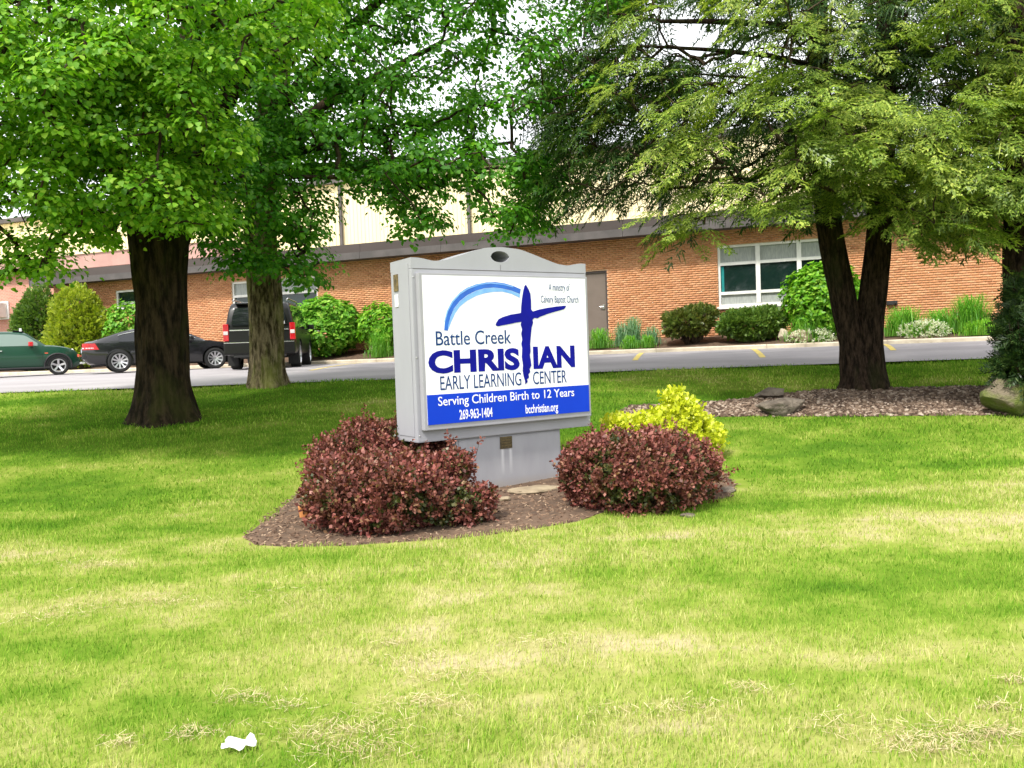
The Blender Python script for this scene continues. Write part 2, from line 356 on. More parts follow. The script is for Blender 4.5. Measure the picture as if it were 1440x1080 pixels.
M = dict(
    grass=lawnmat('grass_blades', True), lawn=lawnmat('lawn_soil', False),
    straw=islandmat('dry_straw', [(0, (.24, .17, .08)), (.5, (.46, .38, .20)), (1, (.62, .54, .33))], grain=.1),
    asphalt=pmat('asphalt', (.33, .31, .315), (.235, .22, .225), scale=.7, rough=.95, bump=.25, bscale=120, lo=.3, hi=.7, detail=9, stretch=(.5, 1.4, 1)),
    kerb=pmat('kerb_concrete', (.62, .55, .42), (.45, .38, .28), scale=3, bump=.2, bscale=60),
    yellow=pmat('road_paint', (.72, .55, .10), (.42, .34, .14), scale=9, rough=.8),
    soil=pmat('bed_soil', (.13, .083, .053), (.07, .044, .028), scale=8, rough=1, bump=.6, bscale=50),
    mulch=islandmat('mulch_chips', [(0, (.07, .04, .026)), (.5, (.155, .095, .06)), (.85, (.26, .175, .115)), (1, (.38, .28, .19))], grain=.2),
    pebble=islandmat('bed_pebbles', [(0, (.055, .034, .024)), (.35, (.12, .08, .056)), (.75, (.23, .165, .12)), (1, (.42, .34, .27))], grain=.25),
    stone=pmat('fieldstone', (.20, .165, .13), (.085, .068, .052), scale=5, bump=1, bscale=9, rough=.95, bdist=.08),
    mossy=pmat('mossy_stone', (.12, .15, .03), (.17, .14, .095), scale=2.6, bump=1, bscale=9, rough=.95, lo=.42, hi=.55, bdist=.08),
    slab=pmat('sandstone', (.36, .29, .19), (.22, .17, .11), scale=5, bump=.4, bscale=30),
    brick=islandmat('orange_brick', [(0, (.44, .19, .09)), (.12, (.56, .255, .12)), (.5, (.62, .295, .145)), (.85, (.66, .335, .175)), (1, (.53, .235, .12))], bump=.3),
    mortar=pmat('mortar', (.60, .41, .27), (.50, .34, .22), scale=6, rough=.95),
    wingbrick=brickwall_mat('pale_brick', (.50, .22, .15), (.42, .17, .12), (.55, .40, .32)),
    fascia=pmat('fascia_metal', (.085, .07, .066), (.065, .054, .05), scale=1.5, rough=.75, spec=.15, stretch=(.2, 1, 1)),
    fascia2=pmat('drip_edge', (.115, .103, .10), (.085, .078, .076), scale=2, rough=.75, spec=.15),
    mauve=pmat('mauve_fascia', (.45, .27, .23), (.38, .22, .19), scale=2, rough=.7),
    roof=pmat('roof_membrane', (.30, .28, .26), scale=3, rough=.9),
    cream=pmat('cream_siding', (.80, .70, .44), (.74, .63, .38), scale=1.2, rough=.55, stretch=(1, 1, .2)),
    frame=pmat('window_frame', (.80, .79, .76), (.68, .67, .64), scale=4, rough=.45),
    glass=glassmat('dark_glass', (.008, .022, .018)),
    blind=pmat('window_blind', (.36, .38, .36), (.27, .29, .28), scale=30, rough=.35, stretch=(1, 1, .2)),
    teal=pmat('teal_curtain', (.01, .22, .22), rough=.8),
    door=pmat('brown_door', (.17, .135, .115), (.15, .12, .10), scale=2, rough=.45),
    steel=pmat('steel', (.62, .62, .62), rough=.3, metal=.9),
    signgrey=pmat('sign_grey_paint', (.335, .337, .365), (.298, .30, .328), scale=2.2, rough=.42, stretch=(1, 1, .4)),
    signside=pmat('sign_frame_paint', (.325, .325, .35), (.29, .29, .312), scale=3, rough=.4),
    white=pmat('sign_white', (.82, .825, .845), (.79, .795, .82), scale=1, rough=.4, spec=.2),
    blue=pmat('sign_blue', (.004, .045, .52), (.004, .04, .48), scale=2, rough=.4, spec=.15),
    navy=pmat('sign_navy', (.004, .006, .26), (.003, .005, .20), scale=5, rough=.5, spec=.1),
    teal_navy=pmat('sign_lettering', (.008, .045, .17), rough=.5, spec=.1),
    arc1=pmat('arc_mid_blue', (.015, .13, .56), (.012, .09, .45), scale=8, rough=.3),
    arc2=pmat('arc_light_blue', (.20, .42, .78), (.12, .32, .70), scale=9, rough=.3),
    brass=pmat('brass_plate', (.28, .20, .08), (.12, .09, .04), scale=30, rough=.4, metal=.5),
    bronze=pmat('bronze_plate', (.13, .10, .05), (.07, .055, .03), scale=40, rough=.45, metal=.4),
    paper=pmat('white_paper', (.74, .74, .73), (.62, .62, .62), scale=14, rough=.8),
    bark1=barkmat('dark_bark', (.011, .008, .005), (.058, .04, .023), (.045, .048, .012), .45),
    bark2=barkmat('mossy_bark', (.05, .038, .02), (.34, .27, .17), (.19, .21, .05), .5, scale=10),
    bark3=barkmat('hemlock_bark', (.012, .008, .006), (.065, .043, .03), (.035, .04, .014), .3, scale=11),
    twig=barkmat('twig_bark', (.03, .02, .014), (.10, .075, .05)),
    greytwig=barkmat('grey_twig', (.10, .085, .06), (.24, .21, .16)),
    maple=leafmat('maple_leaf', [(0, (.08, .22, .012)), (.4, (.15, .36, .018)), (.75, (.25, .47, .03)), (1, (.40, .58, .07))], trans=.45, gloss=.02, rough=.5, patch=(.9, (.82, .88, .8))),
    maple2=leafmat('maple_leaf_deep', [(0, (.045, .17, .012)), (.5, (.085, .27, .016)), (.85, (.14, .36, .025)), (1, (.23, .44, .045))], trans=.45, gloss=.025, rough=.5, patch=(.9, (.7, .82, .7))),
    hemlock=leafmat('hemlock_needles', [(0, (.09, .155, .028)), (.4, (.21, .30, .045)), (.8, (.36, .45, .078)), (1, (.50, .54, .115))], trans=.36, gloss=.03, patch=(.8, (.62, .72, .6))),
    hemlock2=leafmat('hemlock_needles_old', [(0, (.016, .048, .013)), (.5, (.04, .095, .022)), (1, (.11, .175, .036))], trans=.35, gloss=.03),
    fartree=leafmat('far_leaf', [(0, (.12, .25, .02)), (.6, (.22, .40, .04)), (1, (.36, .52, .08))], trans=.45, gloss=.03),
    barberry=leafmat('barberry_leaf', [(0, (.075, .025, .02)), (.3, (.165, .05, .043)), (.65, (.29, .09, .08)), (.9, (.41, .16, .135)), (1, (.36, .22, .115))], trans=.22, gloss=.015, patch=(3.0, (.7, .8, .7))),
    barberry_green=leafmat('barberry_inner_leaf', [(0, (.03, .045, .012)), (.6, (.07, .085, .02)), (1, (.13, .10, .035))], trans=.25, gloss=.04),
    gold=leafmat('golden_leaf', [(0, (.40, .46, .02)), (.6, (.62, .66, .03)), (1, (.75, .74, .08))], trans=.35, gloss=.04),
    yew=leafmat('yew_needles', [(0, (.05, .12, .016)), (.6, (.11, .21, .028)), (1, (.20, .30, .045))], trans=.25, gloss=.04),
    yewgold=leafmat('golden_yew_needles', [(0, (.17, .25, .015)), (.6, (.31, .39, .025)), (1, (.48, .52, .05))], trans=.28, gloss=.04),
    yewdark=leafmat('dark_yew_needles', [(0, (.012, .035, .010)), (.6, (.028, .065, .014)), (1, (.075, .12, .03))], trans=.2, gloss=.04),
    juniper=leafmat('juniper_needles', [(0, (.06, .10, .02)), (.6, (.12, .19, .03)), (1, (.22, .25, .06))], trans=.22, gloss=.04, patch=(4, (.9, .7, .55))),
    hydrangea=leafmat('broad_leaf', [(0, (.07, .22, .015)), (.6, (.14, .36, .025)), (1, (.32, .52, .07))], trans=.35, gloss=.015),
    boxwood=leafmat('bright_leaf', [(0, (.07, .22, .012)), (.6, (.15, .37, .02)), (1, (.30, .50, .05))], trans=.35, gloss=.015),
    tuft=leafmat('strap_leaf', [(0, (.07, .26, .02)), (.6, (.14, .38, .03)), (1, (.26, .48, .07))], trans=.35, gloss=.05),
    bluetuft=leafmat('blue_green_leaf', [(0, (.10, .22, .11)), (.6, (.18, .34, .18)), (1, (.30, .44, .26))], trans=.3, gloss=.04),
    pale=leafmat('pale_flower', [(0, (.35, .42, .22)), (.5, (.62, .66, .48)), (1, (.82, .80, .70))], trans=.3, gloss=.03),
    black_paint=pmat('black_car_paint', (.010, .010, .012), (.009, .009, .011), scale=1, rough=.25, coat=.8, spec=.4),
    suv_paint=pmat('suv_black_paint', (.009, .009, .009), rough=.35, coat=.15, spec=.25),
    green_paint=pmat('green_car_paint', (.008, .055, .030), (.007, .048, .026), scale=1, rough=.3, coat=.4),
    carglass=glassmat('car_glass', (.012, .014, .016)), carglass_light=glassmat('car_glass_light', (.16, .22, .19), .05),
    rubber=pmat('tyre_rubber', (.018, .018, .018), rough=.85), plastic=pmat('black_plastic', (.022, .022, .023), rough=.6),
    alloy=pmat('alloy_wheel', (.66, .66, .68), (.55, .55, .57), rough=.28, metal=.75), chrome=pmat('chrome_trim', (.80, .80, .80), rough=.15, metal=1),
    redlens=pmat('red_lens', (.55, .012, .018), (.40, .008, .012), scale=12, rough=.15, coat=.6), clearlens=pmat('clear_lens', (.70, .66, .66), rough=.15),
    amber=pmat('amber_lens', (.75, .12, .06), rough=.2), plate=pmat('number_plate', (.75, .76, .78), (.25, .3, .45), scale=40, rough=.5),
    terracotta=pmat('terracotta', (.55, .22, .07), rough=.8), acwhite=pmat('ac_casing', (.72, .70, .66), rough=.6), acgrille=pmat('ac_grille', (.35, .35, .35), rough=.6),
)

# ================================================================== SETTING
# ---- lawn: one sheet to the horizon
gx = np.unique(np.concatenate([np.arange(-22, 22.01, .33), np.linspace(22, 60, 14), np.linspace(60, 900, 10), -np.linspace(22, 60, 14), -np.linspace(60, 900, 10)]).round(4))
gy = np.unique(np.concatenate([np.arange(0, 20.01, .25), np.linspace(20, 60, 24), np.linspace(60, 1500, 12), -np.linspace(.5, 12, 10), -np.linspace(12, 600, 8)]).round(4))
GX, GY = np.meshgrid(gx, gy)
GZ = np.where(GY < y_near(GX), lawn_z(GX, GY), lot_z(GX, GY) - .10 - .0 * GX)
nx, ny = len(gx), len(gy)
idx = np.arange(nx * ny).reshape(ny, nx)
F = np.stack([idx[:-1, :-1], idx[:-1, 1:], idx[1:, 1:], idx[1:, :-1]], -1).reshape(-1, 4)
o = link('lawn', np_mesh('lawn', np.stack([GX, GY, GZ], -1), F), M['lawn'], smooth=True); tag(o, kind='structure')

# ---- parking lot, kerb, planting bed
lx = np.linspace(-60, 23.9, 120); lt = np.linspace(0, 1, 14)
rows = []
for t in lt:
    yy = y_near(lx) - .12 + t * (y_kerb(lx) + .05 - y_near(lx) + .12)
    rows.append(np.stack([lx, yy, lot_z(lx, yy)], -1))
lot = MB().grid(rows).build('parking_lot', M['asphalt'], smooth=True); tag(lot, kind='structure')
WANG = math.atan(.36)
ex, en = np.array([math.cos(WANG), -math.sin(WANG), 0]), np.array([-math.sin(WANG), -math.cos(WANG), 0])   # along the wall, towards the viewer
P0 = np.array([3.0, 26.0, 0.0])
KB = 2.2                                      # kerb face lies this far in front of the wall
kerb = MB()
a = -58.0
while a < 22:
    a1 = a + 3.0 - .012
    pts = []
    for aa in (a, a1):
        q = P0 + ex * aa
        prof = [(KB, 1.38), (KB, 1.585), (KB - .02, 1.612), (KB - .17, 1.615), (KB - .17, 1.40)]
        pts.append([q + en * b + np.array([0, 0, z]) for b, z in prof])
    kerb.grid(pts); a += 3.0
o = kerb.build('kerb', M['kerb']); tag(o, kind='structure')
rows = []
ba = np.linspace(-58, 22, 200)
for f in np.linspace(0, 1, 9):
    b = KB - .165 + f * (-.3 - KB + .165)
    q = P0 + ex * ba[:, None] + en * b
    q[:, 2] = 1.585 + .35 * min(1, f * 1.1) + .03 * vnoise(np.stack([ba, ba * 0 + f * 3, ba * 0], -1), 1.3)
    rows.append(q)
o = MB().grid(rows).build('planting_bed', M['soil'], smooth=True); tag(o, kind='structure')
# painted bay lines
for (x0, y0, x1, y1, w) in [(2.80, 18.5, 3.66, 22.8, .13), (5.43, 17.64, 6.45, 21.8, .13), (-4.98, 20.3, -4.66, 25.6, .12), (8.37, 17.9, 9.55, 20.9, .12), (-2.2, 19.4, -1.7, 24.6, .12)]:
    p, q = np.array([x0, y0, 0.0]), np.array([x1, y1, 0.0])
    d = unit((q - p)[:2]); n = np.array([-d[1], d[0]]) * w / 2
    L = [];
    for t in np.linspace(0, 1, 8):
        c = p[:2] + (q - p)[:2] * t
        L.append([(c[0] + n[0], c[1] + n[1], float(lot_z(c[0] + n[0], c[1] + n[1])) + .006), (c[0] - n[0], c[1] - n[1], float(lot_z(c[0] - n[0], c[1] - n[1])) + .006)])
    MB().grid(L).build('parking_line', M['yellow'], lot)

# ---- beds cut into the lawn (outlines read off the ground)
def poly_in(P, poly):
    x, y = P[:, 0], P[:, 1]; ins = np.zeros(len(P), bool); n = len(poly)
    for i in range(n):
        (x0, y0), (x1, y1) = poly[i], poly[(i + 1) % n]
        if abs(y1 - y0) < 1e-9: continue
        c = ((y0 > y) != (y1 > y)) & (x < (x1 - x0) * (y - y0) / (y1 - y0) + x0); ins ^= c
    return ins
MULCH = [gp(*p)[:2] for p in [(338, 757), (352, 768), (400, 771), (480, 769), (560, 764), (660, 757), (760, 744), (815, 734), (860, 718), (960, 708), (1030, 700), (1040, 682), (1018, 660), (940, 645), (800, 632), (700, 625), (560, 630), (470, 650), (420, 690), (370, 730)]]
GRAVEL = [gp(*p)[:2] for p in [(862, 589), (930, 592), (1000, 587), (1060, 586), (1150, 586), (1240, 586), (1330, 585), (1420, 585), (1560, 588)]] + [gp(*p)[:2] for p in [(1560, 541), (1440, 544), (1380, 545), (1290, 546), (1215, 547), (1150, 550), (1060, 561), (960, 569), (880, 573)]]
def bed(name, poly, m, lift=.012):
    c = np.mean(poly, axis=0); rows = []
    ring = [np.array(poly[i % len(poly)]) * (1 - t) + np.array(poly[(i + 1) % len(poly)]) * t for i in range(len(poly)) for t in (0, .5)]
    ring.append(ring[0])
    for s in (1.02, .97, .8, .55, .3, .02):
        q = np.array([c + (p - c) * s for p in ring])
        z = lawn_z(q[:, 0], q[:, 1]) + (lift if s < 1 else -.03)
        rows.append(np.column_stack([q, z]))
    o = MB().grid(rows).build(name, m, smooth=True); return tag(o, kind='structure')
bed('mulch_bed', MULCH, M['soil']); bed('gravel_bed', GRAVEL, M['soil'])
def in_poly_points(poly, n):
    poly = np.array(poly); lo, hi = poly.min(0), poly.max(0); out = []
    while sum(map(len, out)) < n:
        p = rng.uniform(lo, hi, (n, 2)); out.append(p[poly_in(p, poly)])
    return np.concatenate(out)[:n]
def rand_rot(n, tilt):
    """random heading, tilted by up to about tilt radians"""
    th = rng.uniform(0, 2 * np.pi, n); nrm = unit(np.stack([rng.normal(0, tilt, n), rng.normal(0, tilt, n), np.ones(n)], -1))
    d = np.stack([np.cos(th), np.sin(th), 0 * th], -1)
    return frames(d - nrm * np.sum(d * nrm, -1, keepdims=True), nrm)
# wood chips
TVc = [(-.5, -.5, 0), (.5, -.4, 0), (.45, .5, 0), (-.55, .4, 0), (-.4, -.35, .25), (.4, -.3, .3), (.4, .35, .3), (-.45, .3, .22)]
TFc = [(4, 5, 6, 7), (0, 1, 5, 4), (1, 2, 6, 5), (2, 3, 7, 6), (3, 0, 4, 7)]
p = in_poly_points(MULCH, 7000); T = np.column_stack([p, lawn_z(p[:, 0], p[:, 1]) + .012])
S = np.stack([rng.uniform(.015, .055, len(p)), rng.uniform(.006, .018, len(p)), rng.uniform(.01, .03, len(p))], -1)
V, F = scatter(TVc, TFc, rand_rot(len(p), .35), S, T)
o = link('mulch_chips', np_mesh('mulch_chips', V, F), M['mulch']); tag(o, 'loose brown wood chips covering the bed round the sign', 'mulch', kind='stuff')
p = in_poly_points(GRAVEL, 8000); T = np.column_stack([p, lawn_z(p[:, 0], p[:, 1]) + .008])
S = np.stack([rng.uniform(.03, .085, len(p)), rng.uniform(.025, .06, len(p)), rng.uniform(.04, .12, len(p))], -1)
V, F = scatter(TVc, TFc, rand_rot(len(p), .3), S, T)
o = link('gravel', np_mesh('gravel', V, F), M['pebble']); tag(o, 'mixed brown and grey gravel spread under the hemlock', 'gravel', kind='stuff')

# ---- grass blades
def grass_band(y0, y1, dens, h, w, two):
    xm = y1 * .70 + 2.2
    n = int(dens * 2 * xm * (y1 - y0)); p = np.column_stack([rng.uniform(-xm, xm, n), rng.uniform(y0, y1, n)])
    p = p[(np.abs(p[:, 0]) < p[:, 1] * .70 + 2.2) & (p[:, 1] < y_near(p[:, 0]) + .05)]
    edge = np.column_stack([p, 0 * p[:, 0]])
    wob = p + .13 * np.column_stack([vnoise(edge, 3.0), vnoise(edge + 9, 3.0)])
    p = p[~poly_in(wob, MULCH) & ~poly_in(wob, GRAVEL)]
    # thin, short or lush in patches
    q = np.column_stack([p, 0 * p[:, 0]]); lush = vnoise(q, .8) * .6 + vnoise(q + 5, 2.5) * .4
    keep = rng.random(len(p)) < .72 + .28 * lush; p, lush = p[keep], lush[keep]
    n = len(p); hh = h * rng.uniform(.55, 1.25, n) * (1 + .35 * lush); ww = w * rng.uniform(.7, 1.3, n)
    th = rng.uniform(0, 2 * np.pi, n); lean = rng.uniform(.1, .9, n)
    side = np.stack([np.cos(th), np.sin(th), 0 * th], -1); fw = np.stack([-np.sin(th), np.cos(th), 0 * th], -1)
    up = np.array([0, 0, 1.0])
    B = np.column_stack([p, lawn_z(p[:, 0], p[:, 1]) - .004])
    mid = B + up * (hh * .6)[:, None] + fw * (hh * lean * .3)[:, None]
    tip = B + up * (hh * (1 - .25 * lean))[:, None] + fw * (hh * lean)[:, None]
    s = side * (ww / 2)[:, None]
    if two:
        V = np.stack([B - s, B + s, mid + s * .8, mid - s * .8, tip + s * .15, tip - s * .15], 1); TF = np.array([[0, 1, 2, 3], [3, 2, 4, 5]]); k = 6
    else:
        V = np.stack([B - s, B + s, tip + s * .25, tip - s * .25], 1); TF = np.array([[0, 1, 2, 3]]); k = 4
    F = TF[None] + (np.arange(n) * k)[:, None, None]
    return V.reshape(-1, 3), F.reshape(-1, 4)
V, F = join([grass_band(1.9, 3.6, 7200, .040, .0036, True), grass_band(3.6, 5.5, 4800, .040, .0048, False), grass_band(5.5, 8.5, 3000, .043, .0066, False),
             grass_band(8.5, 12.5, 1300, .046, .0115, False), grass_band(12.5, 18.2, 600, .05, .019, False)])
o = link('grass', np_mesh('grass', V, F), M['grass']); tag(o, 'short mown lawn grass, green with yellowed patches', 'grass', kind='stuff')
# longer blades along the bed edge
# dry clippings lying in loose heaps
cl = []
for (px, py, r, n) in [(130, 795, .16, 120), (235, 848, .12, 90), (70, 868, .22, 160), (160, 850, .3, 160), (345, 985, .10, 90), (560, 908, .10, 80), (585, 930, .14, 80), (600, 992, .16, 170), (480, 1030, .20, 260),
                       (505, 1060, .18, 200), (630, 955, .18, 120), (272, 1035, .09, 90), (175, 1048, .06, 50), (410, 995, .06, 50), (1060, 972, .08, 60), (1340, 1042, .20, 300), (1300, 1055, .12, 140), (1400, 1000, .07, 80), (1425, 960, .06, 60),
                       (400, 838, .3, 90), (770, 905, .18, 110), (1180, 1025, .15, 90), (980, 1000, .15, 80), (880, 1010, .15, 60), (1405, 1035, .1, 110)]:
    c = gp(px, py); n = int(n * 1.5); r = r * .8
    p = c[:2] + rng.normal(0, 1, (n, 2)) * np.array([r, r * .45])
    T = np.column_stack([p, lawn_z(p[:, 0], p[:, 1]) + rng.uniform(.006, .036, n)])
    S = np.stack([rng.uniform(.02, .06, n), rng.uniform(.0012, .0024, n), np.ones(n)], -1)
    cl.append(scatter([(-.5, -.5, 0), (.5, -.5, 0), (.5, .5, 0), (-.5, .5, 0)], [(0, 1, 2, 3)], rand_rot(n, .35), S, T))
V, F = join(cl)
o = link('grass_clippings', np_mesh('grass_clippings', V, F), M['straw']); tag(o, 'dry straw coloured mowing clippings scattered in small heaps on the lawn', 'clippings', kind='stuff')

# ================================================================== BUILDINGS
WM = Matrix.Rotation(-WANG, 4, 'Z'); WM.translation = Vector((3.0, 26.0, 0))
WMi = np.array(WM.inverted())
def wallp(px, py, off=0.0):
    """(along, height) on the brick wall plane (off metres behind it) at a pixel"""
    r = ray(px, py); o = np.array([0, 0, EYE])
    lo = WMi[:3, :3] @ o + WMi[:3, 3]; lr = WMi[:3, :3] @ r
    t = (off - lo[1]) / lr[1]; q = lo + lr * t
    return q[0], q[2]
bld = thing('brick_building', 'long low orange brick building with a flat dark fascia', 'building', (3, 26, 0), -WANG)
A0, A1 = wallp(76, 420)[0], 20.0
Z0, Z1 = 1.80, 5.06
wl, wt = wallp(1008.5, 346); _, wb_ = wallp(1010, 432)
win_r = (wl, wl + 3.48, wb_, wt)
wl2, wt2 = wallp(325, 397); win_m = (wl2, wallp(446, 400)[0], 2.75, wt2)
wl3, wt3 = wallp(162, 409); win_l = (wl3, wallp(222, 405)[0], wallp(165, 431)[1] - .1, wt3)
dr, dt = wallp(853, 380); door = (dr - 1.15, dr, 1.80, dt)
OPEN = [win_l, win_m, door, win_r]
# mortar backing, split round the openings
mb = MB(); edges = [A0] + [v for w in OPEN for v in w[:2]] + [A1]
for i in range(0, len(edges), 2): mb.box(edges[i], edges[i + 1], .012, .25, Z0 - .5, Z1 + .3)
for (x0, x1, z0, z1) in OPEN:
    mb.box(x0, x1, .013, .249, z1, Z1 + .3)
    if z0 > Z0 + .05: mb.box(x0, x1, .013, .249, Z0 - .5, z0)
mb.build('mortar_wall', M['mortar'], bld)
mb = MB(); mb.box(A0 + .01, A1 - .01, 1.2, 1.25, Z0 - .5, Z1 + .3); mb.build('dark_interior_sheet', M['plastic'], bld)  # black sheet standing in for the darkness of the rooms behind
# bricks, laid in running bond
BW, BH = .203, .0677
cand = []
for r in range(int((Z1 - Z0) / BH) + 1):
    z = Z0 + r * BH; x = A0 + (0 if r % 2 else -BW / 2)
    while x < A1:
        segs = [(max(x + .005, A0), min(x + BW - .005, A1))]
        for (x0, x1, z0, z1) in OPEN:
            if z + BH > z0 + .01 and z < z1 - .01:
                ns = []
                for (s0, s1) in segs:
                    if s1 <= x0 or s0 >= x1: ns.append((s0, s1)); continue
                    if s0 < x0 - .03: ns.append((s0, x0))
                    if s1 > x1 + .03: ns.append((x1, s1))
                segs = ns
        for s0, s1 in segs:
            if s1 - s0 > .03: cand.append((s0, s1, z))
        x += BW
cand = np.array(cand)
cx = (cand[:, 0] + cand[:, 1]) / 2; cz = cand[:, 2] + BH / 2
WMn = np.array(WM); cw = np.stack([cx, 0 * cx, cz, 1 + 0 * cx], -1) @ WMn.T
bpx, bpy_ = project(cw[:, :3])
full = (cand[:, 1] - cand[:, 0]) > .19
vis = full & (bpx > 1252) & (bpx < 1415) & (bpy_ > 345) & (bpy_ < 436)
near_i = np.where(vis)[0][np.argsort(-bpx[vis])][:300]
single = np.zeros(len(cand), bool); single[near_i] = True
TVb = [(-.5, 0, -.5), (.5, 0, -.5), (.5, 0, .5), (-.5, 0, .5), (-.5, 1, -.5), (.5, 1, -.5), (.5, 1, .5), (-.5, 1, .5)]
TFb = [(0, 1, 2, 3), (0, 4, 5, 1), (1, 5, 6, 2), (2, 6, 7, 3), (3, 7, 4, 0)]
rest = cand[~single]; n = len(rest)
S = np.stack([rest[:, 1] - rest[:, 0], np.full(n, .02), np.full(n, BH - .010)], -1)
T = np.stack([(rest[:, 0] + rest[:, 1]) / 2, rng.uniform(-.003, .001, n), rest[:, 2] + BH / 2], -1)
V, F = scatter(TVb, TFb, np.repeat(np.eye(3)[None], n, 0), S, T)
o = link('brickwork', np_mesh('brickwork', V, F), M['brick'], bld); tag(o, kind='stuff')
bme = np_mesh('brick', np.array(TVb) * np.array([BW - .010, .02, BH - .010]), TFb); bme.materials.append(M['brick'])
for i in near_i:
    o = bpy.data.objects.new('brick', bme); o.parent = bld; C.objects.link(o)
    o.location = (cx[i], random.uniform(-.003, .001), cz[i])
# soldier-course lintel tint is left to the bricks; concrete sills
def window(parent, rect, cols, rows_, m_rows, name='window', sill=True, depth=.09, frame_w=.07):
    x0, x1, z0, z1 = rect
    fr = MB()
    fr.box(x0, x1, depth - .04, depth + .05, z0, z0 + frame_w).box(x0, x1, depth - .04, depth + .05, z1 - frame_w, z1)
    fr.box(x0, x0 + frame_w, depth - .041, depth + .05, z0 + frame_w, z1 - frame_w).box(x1 - frame_w, x1, depth - .041, depth + .05, z0 + frame_w, z1 - frame_w)
    o = fr.build(name, M['frame'], parent)
    xs = np.linspace(x0, x1, cols + 1)
    bars = [z0] + [z0 + (z1 - z0) * f for f in rows_] + [z1]
    for k in range(1, cols): MB().bbox(xs[k] - .065, xs[k] + .065, depth - .05, depth + .05, z0 + frame_w, z1 - frame_w, .008).build('mullion', M['frame'], o)
    for k in range(cols):
        for j in range(len(bars) - 1):
            if j > 0: MB().bbox(xs[k] + .06, xs[k + 1] - .06, depth - .035, depth + .045, bars[j] - .045, bars[j] + .045, .006).build('rail', M['frame'], o)
            MB().box(xs[k] + .05, xs[k + 1] - .05, depth + .02, depth + .028, bars[j] + .03, bars[j + 1] - .03).build('pane', M[m_rows[j]], o)
    if sill: MB().bbox(x0 - .05, x1 + .05, -.06, .06, z0 - .07, z0 - .003, .01).build('sill', M['frame'], o)
    return o
wr = window(bld, win_r, 3, (.22, .70), ('blind', 'glass', 'blind'))
MB().box(win_r[0] + .09, win_r[0] + .17, .104, .108, win_r[2] + .46, win_r[3] - .62).build('curtain_edge', M['teal'], wr)
window(bld, win_m, 2, (.24, .72), ('glass', 'glass', 'blind'))
window(bld, win_l, 2, (.3,), ('glass', 'glass'))
# door
do = MB().box(door[0] + .06, door[1] - .06, .06, .105, door[2] + .02, door[3] - .07).build('door', M['door'], bld)
fr = MB().box(door[0], door[0] + .06, .03, .13, door[2], door[3]).box(door[1] - .06, door[1], .03, .13, door[2], door[3]).box(door[0] + .06, door[1] - .06, .031, .13, door[3] - .07, door[3])
fr.build('door_frame', M['fascia'], do)
MB().bbox(door[1] - .17, door[1] - .11, .03, .058, 2.92, 3.06, .008).tube([(door[1] - .14, .04, 3.0), (door[1] - .14, .0, 3.0), (door[1] - .26, -.005, 3.0)], .013, 8).build('handle', M['steel'], do)
# wall fittings: hose tap box on the right-hand wall
ta, tz = wallp(1253, 426)
MB().bbox(ta - .12, ta + .16, -.10, .012, tz - .06, tz + .06, .015).tube([(ta + .1, -.1, tz), (ta + .1, -.18, tz - .03)], .02, 8).build('wall_tap', M['plastic'], bld)
# roof slab and fascia
rs = MB().box(A0 - .5, A1, -.62, 9.0, Z1 + .02, Z1 + .12).build('soffit', M['fascia2'], bld)
rf = MB().box(A0 - .45, A1, -.50, 9.0, Z1 + .121, Z1 + .50).build('roof', M['roof'], bld)
x = A0 - .5; k = 0
while x < A1 - .1:
    x1 = min(x + 3.05, A1)
    MB().bbox(x + .004, x1 - .004, -.66, -.621, Z1 + .0, Z1 + .235, .006).build('drip_board', M['fascia2'], rf)
    MB().bbox(x + .004, x1 - .004, -.60, -.53, Z1 + .24, Z1 + .53, .006).build('fascia_panel', M['fascia'], rf)
    x = x1; k += 1
MB().box(A0 - .56, A0 - .5, -.66, 9, Z1, Z1 + .53).build('end_fascia', M['fascia'], rf)

# taller brick wing at the far left
wing = thing('brick_wing', 'taller pinkish brick wing with mauve fascia at the far left end', 'building', (3, 26, 0), -WANG)
WX1 = wallp(300, 375, 1.6)[0]; WY = 1.6
wz = wallp(130, 357, WY)[1]
MB().box(-62, WX1, WY, 7.5, 1.3, wz - .62).build('wall', M['wingbrick'], wing)
wroof = MB().box(-62.3, WX1 + .3, WY - .3, 7.6, wz - .62, wz - .02).build('roof', M['mauve'], wing)
MB().box(-62.35, WX1 + .35, WY - .36, 7.7, wz - .02, wz + .06).build('coping', M['cream'], wroof)
aw, az = wallp(2, 437, WY)
ac = thing('air_conditioner', 'white window air conditioner sticking out of the far left brick wall', 'air conditioner', WM @ Vector((aw, WY, 0)), -WANG)
MB().bbox(-.45, .42, -.5, -.002, az - .32, az + .32, .02).build('casing', M['acwhite'], ac)
for k in range(9): MB().box(-.40, .37, -.515, -.501, az - .26 + k * .06, az - .225 + k * .06).build('grille_slat', M['acgrille'], ac)
MB().box(-.5, .47, -.055, -.004, az - .40, az - .325).box(-.5, .47, -.055, -.004, az + .325, az + .40).box(-.53, -.455, -.055, -.004, az - .40, az + .40).box(.425, .50, -.055, -.004, az - .40, az + .40).build('mounting_frame', M['frame'], ac)

